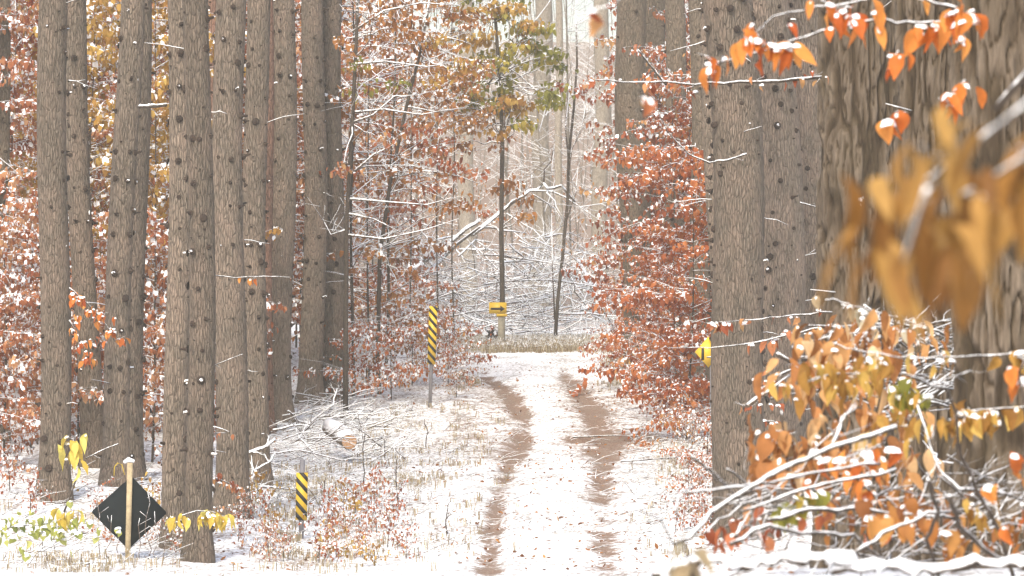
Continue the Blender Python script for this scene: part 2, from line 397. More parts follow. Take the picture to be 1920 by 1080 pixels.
# ------------------------------------------------------------------ ground: one sheet to the horizon
def axis(parts):
    a = []
    for lo, hi, st in parts: a += list(np.arange(lo, hi, st))
    return np.array(a + [parts[-1][1]])
gyv = axis([(-60, 0, 6), (0, 9, .5), (9, 18, .12), (18, 46, .6), (46, 88, .14), (88, 130, .6), (130, 260, 5), (260, 1500, 40)])
gxv = axis([(-900, -60, 60), (-60, -14, 3), (-14, -4, .3), (-4, 4, .09), (4, 14, .3), (14, 60, 3), (60, 900, 60)])
GX, GY = np.meshgrid(gxv, gyv); GZ = gz(GX, GY); rm = ruts(GX, GY); GZ -= rm * (.08 + .06 * (fbm(GX * 5, GY * 3, 23) - .5))
cross = np.exp(-((GY - 69.5 + .25 * np.sin(GX * 2)) / .5) ** 2) * sstep(.8, 1.2, GX) * (1 - sstep(2.6, 3.2, GX))   # shallow dip across the right lane, darker in tone
GZ -= cross * .05
on_road = (1 - sstep(1.6, 2.6, np.abs(GX - .7))) * sstep(45, 50, GY) * (1 - sstep(90, 95, GY))
tone = .07 + rm * (.36 + .30 * (fbm(GX * 2.2, GY * .9, 21) - .5)) + cross * .35 + (1 - on_road) * .04
tone -= .14 * np.exp(-((GX - .55) / .35) ** 2) * on_road            # clean snow on the crown between the tracks
tone -= .2 * sstep(80, 84, GY) * (1 - sstep(89, 92, GY)) * (1 - sstep(2, 4, np.abs(GX)))
tone += .10 * sstep(60, 68, GY) * (1 - sstep(78, 82, GY)) * on_road
tone += .28 * sstep(100, 170, GY); tone = np.where(GY < 25, tone - .15, tone)
ny, nx = GX.shape
me = bpy.data.meshes.new('ground'); V = np.stack([GX, GY, GZ], -1).reshape(-1, 3)
I = (np.arange(ny - 1)[:, None] * nx + np.arange(nx - 1)[None, :]).ravel()
Q = np.stack([I, I + 1, I + nx + 1, I + nx], -1)
me.vertices.add(len(V)); me.vertices.foreach_set('co', V.astype(np.float32).ravel())
me.loops.add(Q.size); me.loops.foreach_set('vertex_index', Q.astype(np.int32).ravel())
me.polygons.add(len(Q)); me.polygons.foreach_set('loop_start', (np.arange(len(Q)) * 4).astype(np.int32)); me.polygons.foreach_set('loop_total', np.full(len(Q), 4, np.int32))
me.polygons.foreach_set('use_smooth', np.ones(len(Q), bool))
at = me.attributes.new('tone', 'FLOAT', 'POINT'); at.data.foreach_set('value', tone.astype(np.float32).ravel())
me.update(calc_edges=True); me.materials.append(GROUND)
ground = bpy.data.objects.new('ground', me); COL.objects.link(ground); tag(ground, 'snow covered ground and trail with bare reddish wheel tracks', kind='structure')

# ------------------------------------------------------------------ pine trunks
def pine(xt, xb, yb, wpx, label, group='pine trunks along the trail', m=PINE, seed=0, d=None, stubs=True, knots=1.0, twigs=2, cat='tree', name='pine_tree', ksp=.8):
    rng = random.Random(1000 + seed); Y = d if d else y2d(yb)
    base = gx(xb, Y); r = wpx / F * Y / 2; topz = CZ + 560 / F * Y + 2.0 + r * 2
    Xt = (xt - 960) / F * Y; span = (CZ + 540 / F * Y) - base.z; lean = (Xt - base.x) / span
    H = topz - base.z; n = max(14, int(H / .3)); sides = 22
    root = empty(name, base, label, cat, group)
    zs = np.linspace(-.25, H, n); th = np.linspace(0, 2 * np.pi, sides, endpoint=False)
    rr = r * (1.03 - .12 * np.clip(zs / H, 0, 1)) * (1 + .42 * np.exp(-np.maximum(zs, 0) / (r * 1.1)))
    wob = .2 * r; cx = lean * zs + wob * np.sin(zs * .8 + seed); cy = wob * np.cos(zs * .7 + seed * 2)
    T_, Z_ = np.meshgrid(th, zs); nn = 1 + .07 * (fbm(np.cos(T_) * 2.5 + seed, Z_ * 1.2 + np.sin(T_) * 2.5, seed, 3) - .5)
    X = cx[:, None] + rr[:, None] * nn * np.cos(T_); Yv = cy[:, None] + rr[:, None] * nn * np.sin(T_)
    vs = np.stack([X, Yv, Z_], -1).reshape(-1, 3)
    mb = MB(); fs = [(i * sides + j, i * sides + (j + 1) % sides, (i + 1) * sides + (j + 1) % sides, (i + 1) * sides + j) for i in range(n - 1) for j in range(sides)]
    mb.add(vs, fs, 0)
    # whorls of broken dead branches
    z = rng.uniform(.2, .6)
    nt_ = 0
    while z < H - .2 and stubs:
        k = rng.choice([3, 4, 5, 5, 6]); off = rng.uniform(0, 6.28)
        rz = r * (1.03 - .12 * z / H)
        # slight swelling collar under the whorl
        for q in range(k):
            a = off + q * 6.283 / k + rng.uniform(-.35, .35); zz = z + rng.uniform(-.05, .05)
            if rng.random() > knots: continue
            c = np.array([lean * zz + math.cos(a) * rz * .93, math.sin(a) * rz * .93, zz]); dv = np.array([math.cos(a), math.sin(a), rng.uniform(-.1, .35)])
            kr = rng.uniform(.014, .030); L = rng.choice([.012, .02, .03, .05, .09])
            mb.tube([c, c + dv * (rz * .08 + .010)], [kr * 2.1, kr * 1.3], 7, 1)
            mb.tube([c + dv * (rz * .08), c + dv * (rz * .08 + L)], [kr, kr * .7], 6, 1 if rng.random() < .82 else 2)
        for q in range(rng.choice([0, 1, 2, 3])):     # odd knots between the whorls
            a = rng.uniform(0, 6.28); zz = z + rng.uniform(.12, .4); kr = rng.uniform(.006, .014)
            c = np.array([lean * zz + math.cos(a) * rz * .93, math.sin(a) * rz * .93, zz]); dv = np.array([math.cos(a), math.sin(a), .1])
            mb.tube([c, c + dv * (rz * .08 + .012)], [kr * 1.5, kr], 6, 1)
        z += rng.uniform(.42, .72) * ksp
    mb.build('trunk', [m, STUB, TWIG_S], root, smooth=False)
    me_ = root.children[0].data
    fl = np.zeros(len(me_.polygons), bool); fl[:len(fs)] = True; me_.polygons.foreach_set('use_smooth', fl)
    for q in range(twigs):                            # longer dead twigs holding a line of snow
        a = rng.choice([rng.uniform(-2.9, -.25), rng.uniform(-.5, .3), rng.uniform(2.9, 3.5)]); zz = rng.uniform(.5, H - 1.5); L = rng.uniform(.18, .6)
        p0 = np.array([lean * zz + math.cos(a) * r * .9, math.sin(a) * r * .9, zz]); dv = np.array([math.cos(a), math.sin(a), rng.uniform(-.15, .35)])
        pts = [p0 + dv * L * t + np.array([0, 0, -.06 * t * t]) + np.array([rng.uniform(-.01, .01), 0, rng.uniform(-.012, .012)]) for t in (0, .3, .6, 1)]
        b = MB(); b.tube(pts, [.010, .008, .006, .003], 5)
        if rng.random() < .6:
            e = pts[1]; dd = np.array([dv[0] * .5 + rng.uniform(-.4, .4), dv[1], rng.uniform(.1, .7)]); b.tube([e, e + dd * L * .4], [.006, .003], 4)
        b.build('dead_branch', TWIG_S, root)
    return root

left_row = [  # x at top, x at base, base y, width, material, label
    (103, 99, 972, 57, PINE, 'straight pine trunk nearest the left edge, standing clear of its neighbours'),
    (138, 172, 905, 44, PINE, 'slender leaning pine trunk just right of the leftmost clear trunk'),
    (246, 212, 950, 48, PINE, 'leaning pine trunk directly behind the dark diamond sign'),
    (262, 246, 925, 44, PINE, 'narrow pine trunk close behind the leaning one at the diamond sign'),
    (337, 331, 1046, 46, PINE, 'dark knotty pine trunk touching the right corner of the diamond sign'),
    (372, 376, 1062, 50, PINE, 'pine trunk based at the bottom edge behind yellow leaves'),
    (396, 404, 812, 30, PINE_RED, 'thin reddish smooth pine trunk between two grey trunks'),
    (432, 430, 985, 60, PINE, 'wide pine trunk at the right of the dense left cluster'),
    (481, 478, 925, 46, PINE, 'pine trunk partly behind the wide cluster trunk'),
    (498, 499, 832, 28, PINE_RED, 'narrow reddish pine trunk with a smooth right edge by the brush'),
    (533, 526, 806, 46, PINE, 'pine trunk standing alone above the brush heap'),
    (590, 586, 768, 44, PINE, 'paler left trunk of the tight pair beside the trail'),
    (622, 620, 762, 46, PINE, 'right trunk of the tight pair beside the trail'),
]
for i, (a, b, c, d_, m_, lab) in enumerate(left_row): pine(a, b, c, d_, lab, seed=i, m=m_, knots=.95 if m_ is PINE else .35, twigs=3 if i in (0, 2, 5, 7, 10, 12) else 1)
back_left = [(8, 6, 22, 66, 'shaded pine trunk cut by the left picture edge'), (58, 62, 34, 84, 'blurred far pine trunk left of the first clear trunk'),
             (200, 196, 30, 88, 'far pine trunk seen in the gap left of the leaning trunk'), (292, 290, 26, 92, 'far pine trunk in the leafy gap above the diamond sign'),
             (30, 34, 20, 104, 'thin distant pine trunk in the leftmost gap'), (160, 166, 18, 100, 'thin distant pine trunk in the second gap')]
for i, (a, b, w_, d, lab) in enumerate(back_left): pine(a, b, 0, w_, lab, 'pine trunks further back on the left', PINE_FAR, 40 + i, d=d, knots=.5, twigs=1)

right_row = [
    (1364, 1401, 990, 98, PINE, 51.5, 'wide knotty pine trunk at the right edge of the trail'),
    (1440, 1466, 960, 98, PINE, 55, 'knotty pine trunk right behind the one at the trail edge'),
    (1508, 1524, 940, 96, PINE, 57, 'third knotty pine trunk from the trail on the right'),
    (1182, 1196, 700, 58, PINE_FAR, 83, 'pine trunk showing through rust leaves where the trail bends'),
    (1222, 1236, 705, 44, PINE_FAR, 88, 'pine trunk beside the bend, second from the trail'),
    (1262, 1272, 720, 40, PINE_FAR, 80, 'pine trunk mostly covered by orange leaves'),
    (1310, 1318, 750, 40, PINE_FAR, 75, 'pine trunk close behind the yellow diamond sign'),
]
right_row += [(1400, 1432, 940, 70, PINE, 61, 'darker pine trunk glimpsed between the two widest knotty trunks'), (1478, 1490, 930, 70, PINE, 63, 'pine trunk glimpsed between the second and third knotty trunks'), (1336, 1362, 900, 46, PINE, 66, 'narrow pine trunk peeking out left of the wide knotty one at the top')]
for i, (a, b, c, w_, m_, d, lab) in enumerate(right_row): pine(a, b, c, w_, lab, seed=60 + i, m=m_, d=d, knots=1 if m_ is PINE else .5, twigs=7 if m_ is PINE else 1, ksp=.42 if m_ is PINE else 1)

def big_trunk(xc, wpx, d, label, seed, xt=None, cat='tree'):
    base = gx(xc, d); r = wpx / F * d / 2; H = CZ + 560 / F * d + 2.5 - base.z
    lean = (((xt if xt else xc) - xc) / F * d) / (CZ + 540 / F * d - base.z)
    root = empty('old_tree', base, label, cat, 'thick furrowed trunks at the right')
    sides, n = 220, int(H / .022); th = np.linspace(0, 2 * np.pi, sides, endpoint=False); zs = np.linspace(-.3, H, n)
    T_, Z_ = np.meshgrid(th, zs)
    u = T_ * r / .055 + .45 * (fbm(T_ * r * 5, Z_ * 2.2, seed, 3) - .5) * 2
    plate = fbm(u * .8, Z_ / .16, seed + 3, 3); ridge = 1 - np.abs(2 * vnoise(u * .8, Z_ / .42, seed + 8) - 1)
    fine = fbm(T_ * r / .012, Z_ / .07, seed + 5, 2)
    crack = sstep(.66, .95, ridge + .18 * (fine - .5)); c2 = 1 - np.abs(2 * vnoise(u * 2.3 + 7, Z_ / .14, seed + 12) - 1); crack = np.maximum(crack, .8 * sstep(.8, .98, c2)); h = np.clip((1 - .9 * crack) * (.30 + .72 * plate) + .45 * (fine - .5), 0, 1)
    knot = np.zeros_like(h); rg = random.Random(seed)
    rad = r * (1.05 - .1 * np.clip(zs / H, 0, 1)) * (1 + .3 * np.exp(-np.maximum(zs, 0) / (r * 1.3)))
    big = 1 + .05 * (fbm(np.cos(T_) * 2 + seed, Z_ + np.sin(T_) * 2, seed + 9, 2) - .5)
    RR = rad[:, None] * big + (h - .7) * .055
    X = (lean * zs)[:, None] + RR * np.cos(T_); Yv = RR * np.sin(T_)
    fs = [(i * sides + j, i * sides + (j + 1) % sides, (i + 1) * sides + (j + 1) % sides, (i + 1) * sides + j) for i in range(n - 1) for j in range(sides)]
    mb = MB(); mb.add(np.stack([X, Yv, Z_], -1).reshape(-1, 3), fs, 0, h.ravel())
    mb.build('trunk', [ROUGH], root, smooth=True)
    for q in range(3):
        a = rg.uniform(-2.4, -.7); zz = rg.uniform(.6, H - 1); p0 = np.array([lean * zz + math.cos(a) * r * .92, math.sin(a) * r * .92, zz])
        dv = np.array([math.cos(a) + rg.uniform(-.6, .6), math.sin(a), rg.uniform(0, .5)]); b = MB()
        b.tube([p0, p0 + dv * .08, p0 + dv * .16], [.008, .006, .003], 6); b.build('dead_twig', TWIG_S, root)
    return root
big_trunk(1612, 158, 27, 'thick furrowed trunk beside the knotty pines, left of the three rough ones', 201)
big_trunk(1745, 128, 23, 'middle rough furrowed trunk behind the hanging orange leaves', 202)
big_trunk(1888, 184, 17, 'dark furrowed trunk cut by the right picture edge', 203, xt=1872)

# ------------------------------------------------------------------ leafy saplings
def branch_set(rng, H, lean, nb, blen, zlo, up=(.05, .5)):
    out = []
    for i in range(nb):
        t = zlo + (1 - zlo) * (i + rng.uniform(-1.5, 2.5)) / nb; t = min(.99, max(zlo, t)); z = H * t; a = rng.uniform(0, 6.283) ; L = blen * (1.15 - .4 * t) * rng.uniform(.45, 1.35)
        e = rng.uniform(*up); p = np.array([lean * z, 0, z]); d = np.array([math.cos(a), math.sin(a), e]); d /= np.linalg.norm(d)
        pts = [p]; k = 5
        for s in range(k):
            d = d + np.array([rng.uniform(-.16, .16), rng.uniform(-.16, .16), rng.uniform(-.16, .04)]); d /= np.linalg.norm(d); p = p + d * L / k; pts.append(p)
        out.append((pts, L))
    return out
def sapling_proto(seed, H, nb, blen, pal, leaf=.10, dens=1.0, zlo=.08, snow=.5, bare=.25, stem=.022, droop=1.0, name='beech_sapling', twigm=None, width=.5, up=(.05, .5)):
    rng = random.Random(seed); lean = rng.uniform(-.05, .05)
    root = empty(name, (0, 0, 0), 'x', 'sapling'); root['_proto'] = 1
    mb = MB(); lv = Leaves(rng)
    zs = [H * k / 9 for k in range(10)]
    mb.tube([(lean * z + .03 * math.sin(z * 1.3 + seed), .03 * math.cos(z + seed), z - .12 * (z == 0)) for z in zs], [stem * (1.1 - .8 * k / 9) for k in range(10)], 6, 0)
    for pts, L in branch_set(rng, H, lean, nb, blen, zlo, up):
        mb.tube(pts, [stem * .42, stem * .36, stem * .3, stem * .24, stem * .17, stem * .1], 4, 1, cap=False)
        isbare = rng.random() < bare; tone0 = rng.gauss(.5, .22)
        for s in range(1, 6):
            for side in (-1, 1):
                if rng.random() < .25: continue
                p0 = pts[s - 1] + (pts[s] - pts[s - 1]) * rng.random(); d = pts[s] - pts[s - 1]; d = d / np.linalg.norm(d)
                sd = np.cross(d, [0, 0, 1]) * side; dd = d * .7 + sd * rng.uniform(.5, 1) + np.array([0, 0, rng.uniform(-.25, .2)]); tl = L * rng.uniform(.14, .34)
                p1 = p0 + dd * tl; mb.tube([p0, (p0 + p1) / 2 + np.array([0, 0, .01]), p1], [stem * .16, stem * .12, stem * .07], 3, 1, cap=False)
                if isbare: continue
                nl = max(1, int(tl / .05 * dens))
                for q in range(nl):
                    t = (q + rng.random()) / nl; pp = p0 + (p1 - p0) * t
                    o = dd * .5 + sd * rng.uniform(-1, 1) + np.array([rng.uniform(-.4, .4), rng.uniform(-.4, .4), rng.uniform(-.3, .3)])
                    lv.add(pp + np.array([rng.gauss(0, .03), rng.gauss(0, .03), rng.gauss(0, .04)]), o, leaf * rng.uniform(.6, 1.25), min(1, max(0, tone0 + rng.gauss(0, .2))), rng.random() * (.45 + snow))
    mb.build('trunk', [TWIG_D, twigm or TWIG], root)
    lv.build('crown', [LM[pal], SNOW], root, droop=droop, width=width)
    return root
PRO = {}
used = set()
def place_sap(key, x, Y, label, group, s=1.0, rz=None, z=None, cat='sapling', sink=0):
    pr = PRO[key]; rg = random.Random(int(x * 7 + Y * 13))
    if key not in used:
        used.add(key); r = pr
    else:
        r = pr.copy(); COL.objects.link(r)
        for ch in list(pr.children):
            c = ch.copy(); COL.objects.link(c); c.parent = r
    p = gx(x, Y); r.location = (p.x, p.y, p.z - sink); r.scale = (s, s, s); r.rotation_euler = (0, 0, rg.uniform(0, 6.28) if rz is None else rz)
    if '_proto' in r: del r['_proto']
    return tag(r, label, cat, group)

PRO['rustA'] = sapling_proto(1, 8.5, 74, 1.9, 'rust', .15, 1.7, bare=.08, width=.55, up=(-.1, .9))
PRO['rustB'] = sapling_proto(2, 8.0, 70, 1.8, 'pink', .15, 1.6, bare=.1, snow=.55, width=.55, up=(-.1, .9))
PRO['rustC'] = sapling_proto(3, 6.5, 64, 1.7, 'rust', .14, 1.6, bare=.15, snow=.5, width=.55, up=(-.1, .9))
PRO['pinkL'] = sapling_proto(4, 4.2, 56, 1.5, 'pink', .15, 1.7, bare=.08, snow=.65, width=.55, up=(-.1, .8))
PRO['ochreA'] = sapling_proto(5, 8.5, 60, 1.6, 'ochre', .17, 1.4, zlo=.35, bare=.15, width=.6, up=(-.1, .9))
PRO['brownA'] = sapling_proto(6, 9.0, 54, 2.0, 'brown', .17, .9, zlo=.15, bare=.45, snow=.55, twigm=TWIG_S, stem=.034, width=.6, up=(-.05, .9))
PRO['brownB'] = sapling_proto(7, 8.0, 54, 1.7, 'rust', .15, 1.0, zlo=.05, bare=.4, snow=.6, twigm=TWIG_S, stem=.03, width=.55, up=(-.05, .9))
PRO['brownH'] = sapling_proto(17, 9.0, 40, 1.25, 'brown', .16, 1.1, zlo=.52, bare=.25, stem=.022, width=.6, up=(-.05, .9))
PRO['orangeA'] = sapling_proto(8, 5.5, 66, 1.6, 'copper', .14, 1.7, bare=.1, snow=.4, width=.55, up=(-.2, .8))
PRO['rustD'] = sapling_proto(9, 7.0, 70, 1.7, 'rust', .14, 1.6, bare=.1, snow=.5, width=.55, up=(-.3, .8))
PRO['shrub'] = sapling_proto(10, 1.7, 32, 1.0, 'copper', .11, 1.2, bare=.25, snow=.75, twigm=TWIG_S, stem=.014, name='beech_shrub')
PRO['shrubB'] = sapling_proto(11, 1.3, 28, .9, 'brown', .10, 1.0, bare=.4, snow=.85, twigm=TWIG_S, stem=.012, name='beech_shrub')
PRO['bare'] = sapling_proto(12, 7.5, 50, 1.9, 'brown', .10, .35, bare=.8, stem=.026, snow=.4, name='bare_sapling', twigm=TWIG_S, up=(-.05, .9))

gapname = [(-60, 72, 'left of the first clear pine trunk'), (72, 130, 'behind the first clear pine trunk'), (130, 195, 'between the first clear pine and the leaning one'), (195, 268, 'behind the trunks at the diamond sign'),
           (268, 318, 'above the dark diamond sign'), (318, 460, 'behind the dense left cluster of trunks'), (460, 505, 'behind the narrow reddish trunk'), (505, 560, 'around the lone trunk above the brush'), (560, 650, 'behind the tight pair of trunks')]
def gapof(x):
    for a, b, n in gapname:
        if a <= x < b: return n
    return 'beside the trail'
GL = 'leafy beech saplings behind the left trunks'
seen = {}
def lab(base, where):
    k = base + where; seen[k] = seen.get(k, 0) + 1
    return f"{base} {where}" + {1: '', 2: ', further', 3: ', lower', 4: ', farthest', 5: ', half hidden'}.get(seen[k], ', deep inside')
for key, x, Y, s in [('rustA', 20, 70, 1), ('rustB', -40, 66, 1), ('rustC', 55, 75, 1.1), ('rustB', 120, 74, 1), ('rustA', 160, 78, 1), ('rustB', 190, 71, .95), ('rustA', 285, 72, .95),
                     ('rustC', 300, 80, 1.2), ('rustB', 340, 76, 1), ('rustA', 400, 83, 1.05), ('rustB', 455, 80, 1), ('rustC', 505, 84, 1.25), ('rustA', 556, 88, 1.1), ('rustB', 560, 82, .9),
                     ('rustA', 90, 86, 1.05), ('rustB', 245, 88, 1.1), ('rustA', 0, 88, 1.1)]:
    place_sap(key, x, Y, lab({'rustA': 'tall rust-leaved beech sapling', 'rustB': 'tall pinkish-leaved snowy beech sapling', 'rustC': 'rust-leaved beech sapling of middling height'}[key], gapof(x)), GL, s)
for x, Y, s in [(10, 60, .9), (60, 64, 1), (150, 62, .8), (285, 60, .95), (345, 66, .9), (-30, 58, .8), (300, 68, 1), (385, 72, .8), (160, 68, 1)]:
    place_sap('pinkL', x, Y, lab('low pinkish snow-dusted beech sapling', gapof(x)), GL, s)
for x, Y, s in [(165, 68, 1), (288, 66, .95), (70, 72, .95), (500, 90, 1.2), (225, 76, 1)]:
    place_sap('ochreA', x, Y, lab('sapling with golden ochre leaves high up', gapof(x)), GL, s)

GM = 'saplings left of the bend'
for key, x, Y, s, l in [('brownA', 660, 76, 1, 'brown-leaved sapling with dark upright stem just right of the paired trunks'), ('brownA', 722, 80, 1.02, 'tall sapling with dark curved stem left of the far striped marker'),
                     ('brownB', 690, 90, 1.0, 'brown-leaved sapling behind the curved dark stem'), ('brownH', 770, 86, 1.0, 'rust-leaved sapling above the far striped marker'),
                     ('brownH', 820, 90, 1.0, 'thin brown-leaved sapling to the right of the far striped marker'), ('brownA', 600, 92, 1.2, 'brown-leaved sapling seen between the paired trunks and the lone one'),
                     ('bare', 690, 78, 1, 'bare sapling with snow lined side branches beside the paired trunks'), ('rustB', 700, 96, 1.05, 'pinkish-leaved sapling far behind the curved stem'), ('rustA', 650, 99, 1.15, 'rust-leaved sapling far behind the paired trunks'),
                     ('brownH', 850, 96, 1.0, 'loose brown-leaved sapling left of the arrow sign tree')]:
    place_sap(key, x, Y, l, GM, s)
for i, (x, Y, s) in enumerate([(655, 74.5, 1), (690, 77, 1.1), (735, 76, 1), (770, 79, 1.2), (838, 79, .9), (850, 82, .7), (812, 84, .9), (700, 83, 1.4), (740, 88, 1.2), (855, 76.5, .5)]):
    place_sap('shrub' if i % 2 == 0 else 'shrubB', x, Y, lab('snowy rust shrub', ['at the foot of the paired trunks', 'left of the far marker post', 'right of the far marker post', 'at the trail corner'][min(3, int((x - 640) / 60))]), 'snowy shrubs by the far marker', s, cat='shrub')
GR = 'rust-leaved saplings right of the bend'
for key, x, Y, s, l in [('rustD', 1232, 86, 1.0, 'rust-leaved beech leaning over the bend, nearest the trail'), ('rustD', 1262, 77, .95, 'dense rust-leaved beech in front of the bend trunks'),
                     ('orangeA', 1290, 69, 1, 'orange-leaved beech beside the yellow diamond sign'), ('orangeA', 1268, 72, .62, 'small orange-leaved beech low beside the bend'), ('orangeA', 1322, 78, 1.2, 'bright orange beech just left of the wide knotty trunk'),
                     ('rustD', 1290, 84, 1.2, 'tall rust-leaved beech left of the wide knotty trunk'), ('rustC', 1275, 90, 1.25, 'rust-leaved beech far behind the bend trunks'), ('bare', 1180, 95, 1, 'bare snowy sapling behind the bend'),
                     ('orangeA', 1228, 82, .6, 'orange-leaved beech at the inner corner of the bend'), ('rustA', 1330, 92, 1.1, 'rust-leaved beech far behind the wide knotty trunk'), ('rustA', 1470, 75, 1.1, 'rust-leaved beech behind the knotty trunks on the right'),
                     ('rustB', 1560, 70, 1.1, 'pinkish beech between knotty and furrowed trunks'), ('rustA', 1680, 66, 1.1, 'rust-leaved beech behind the furrowed trunks'), ('rustB', 1820, 60, 1.1, 'pinkish beech behind the trunk at the right edge')]:
    place_sap(key, x, Y, l, GR, s)
for i, (x, Y, s) in enumerate([(1180, 79, .8), (1225, 74, .7), (1270, 69, .8), (1300, 64, .7), (1325, 60, .7), (1290, 57, .45), (1335, 55, .5), (1150, 85, .6)]):
    place_sap('shrub' if i % 3 else 'shrubB', x, Y, lab('low rust shrub', 'at the inner corner of the bend' if x < 1240 else 'left of the wide knotty trunk'), 'low shrubs on the right verge', s, cat='shrub')

# ------------------------------------------------------------------ far woods
PRO['farpale'] = None
for i, (x, w_, d, labl) in enumerate([(1018, 34, 165, 'wide pale distant trunk right of the arrow sign tree'), (1048, 14, 150, 'narrow pale distant trunk beside the wide one'), (872, 30, 135, 'pale stout trunk behind the fallen tree crown'),
                              (1130, 30, 150, 'pale trunk at the left of the bend trunks'), (735, 22, 170, 'distant trunk far behind the dark curved stem')]):
    pine(x, x + (i % 3 - 1) * 6, 0, w_, labl, 'pale distant trunks', PALE, 80 + i, d=d, stubs=False, twigs=0, name='distant_tree')
rw = random.Random(77)
mb = MB(); lv = Leaves(rw)
for i in range(420):
    Y = rw.uniform(150, 330); X = rw.uniform(-.17, .17) * Y; z = G(X, Y); H = rw.uniform(10, 26); r = rw.uniform(.02, .055) if rw.random() < .97 else .08; ln = rw.uniform(-.12, .12)
    mb.tube([(X, Y, z - .3), (X + ln * H * .5, Y, z + H * .5), (X + ln * H, Y, z + H)], [r, r * .8, r * .4], 6, 0)
    for k in range(rw.randint(10, 20)):
        t = rw.uniform(.1, .95); a = rw.uniform(0, 6.28); L = rw.uniform(1, 3.5); p = np.array([X + ln * H * t, Y, z + H * t]); d = np.array([math.cos(a), math.sin(a), rw.uniform(.1, .9)])
        q = p + d * L; mb.tube([p, (p + q) / 2 + np.array([0, 0, -.1]), q], [.022, .016, .010], 3, 1, cap=False)
        for b in range(3):
            p2 = p + (q - p) * rw.uniform(.3, .9); q2 = p2 + np.array([rw.uniform(-1, 1), rw.uniform(-.5, .5), rw.uniform(-.1, .8)]) * L * .5; mb.tube([p2, q2], [.013, .008], 3, 1, cap=False)
    if rw.random() < .45 and X < .02 * Y:
        for k in range(160):
            lv.add((X + rw.gauss(0, 1.3), Y + rw.gauss(0, 1), z + rw.uniform(.3, 6)), (rw.uniform(-1, 1), rw.uniform(-1, 1), .1), rw.uniform(.12, .24), rw.random(), rw.random())
wd = mb.build('distant_woods', [PALE, TWIG_P]); tag(wd, 'pale mass of distant bare woods beyond the bend', 'woods', kind='stuff')
lo = lv.build('distant_foliage', [LM['brown'], SNOW]); tag(lo, 'faint rust foliage far behind the trail bend', 'foliage', kind='stuff')

# ------------------------------------------------------------------ sticks
def stick_pts(rng, a, b, n=6, wob=.03, sag=0.0):
    a = np.array(a); b = np.array(b); L = np.linalg.norm(b - a); o = []
    for i in range(n + 1):
        t = i / n; p = a + (b - a) * t + np.array([rng.gauss(0, 1), rng.gauss(0, 1), rng.gauss(0, 1)]) * wob * L * (0 if i in (0, n) else 1); p[2] -= sag * L * 4 * t * (1 - t); o.append(p)
    return o
def snow_ridge(mb, pts, rad, rng, mi):
    """snow lying along the top of a branch in uneven, broken pieces: its own thick geometry"""
    run = []; P2 = []; R2 = []
    for i in range(len(pts) - 1):
        for t in (0, .5): P2.append(np.array(pts[i]) * (1 - t) + np.array(pts[i + 1]) * t); R2.append(rad[i] * (1 - t) + rad[i + 1] * t)
    P2.append(np.array(pts[-1])); R2.append(rad[-1])
    def flush():
        if len(run) > 1:
            q = [p for p, r in run]; rr = [r for p, r in run]; rr[0] *= .3; rr[-1] *= .3; mb.tube(q, rr, 7, mi)
        run.clear()
    for p, r in zip(P2, R2):
        if rng.random() < .16: flush(); continue
        k = rng.uniform(.25, .75); run.append((p + np.array([0, rng.uniform(-.2, .2) * r, r * (.45 + .45 * k)]), max(.0015, r * k)))
    flush()
def branch_thing(name, pts, r0, r1, label, group, cat='branch', forks=2, m=TWIG_S, seed=0, ridge=True, parent=None, fl=.4, sides=7, spread=.6):
    rng = random.Random(seed); base = Vector(tuple(pts[0])); P0 = [np.array(tuple(p)) - np.array(tuple(base)) for p in pts]
    # resample
    Q = []
    for i in range(len(P0) - 1):
        for t in (0, .33, .66): Q.append(P0[i] + (P0[i + 1] - P0[i]) * t)
    Q.append(P0[-1]); L = sum(np.linalg.norm(Q[i + 1] - Q[i]) for i in range(len(Q) - 1))
    Q = [Q[0]] + [q + np.array([rng.gauss(0, 1), rng.gauss(0, 1), rng.gauss(0, 1)]) * L * .006 for q in Q[1:-1]] + [Q[-1]]
    rad = np.linspace(r0, r1, len(Q)); mb = MB(); mb.tube(Q, rad, sides)
    if ridge: snow_ridge(mb, Q, rad, rng, 1)
    for k in range(forks):
        i = rng.randint(1, len(Q) - 2); d = Q[i + 1] - Q[i]; d /= np.linalg.norm(d); e = d + np.array([rng.gauss(0, spread), rng.gauss(0, spread * .6), rng.gauss(0, spread)])
        l = L * fl * rng.uniform(.5, 1); pp = stick_pts(rng, Q[i], Q[i] + e / np.linalg.norm(e) * l, 5, .03); rr = np.linspace(rad[i] * .7, rad[i] * .2, 6)
        mb.tube(pp, rr, 5)
        if ridge: snow_ridge(mb, pp, rr, rng, 1)
        for k2 in range(2):
            j = rng.randint(1, 4); e2 = e / np.linalg.norm(e) + np.array([rng.gauss(0, .7), rng.gauss(0, .4), rng.gauss(0, .6)]); mb.tube(stick_pts(rng, pp[j], pp[j] + e2 * l * .35, 3, .03), np.linspace(rr[j] * .6, rr[j] * .15, 4), 4)
    if parent is not None:
        o = mb.build(name, [m, SNOW], parent, True); o.location = base - parent.location; return o
    o = mb.build(name, [m, SNOW], None, True); o.location = base; return tag(o, label, cat, group)

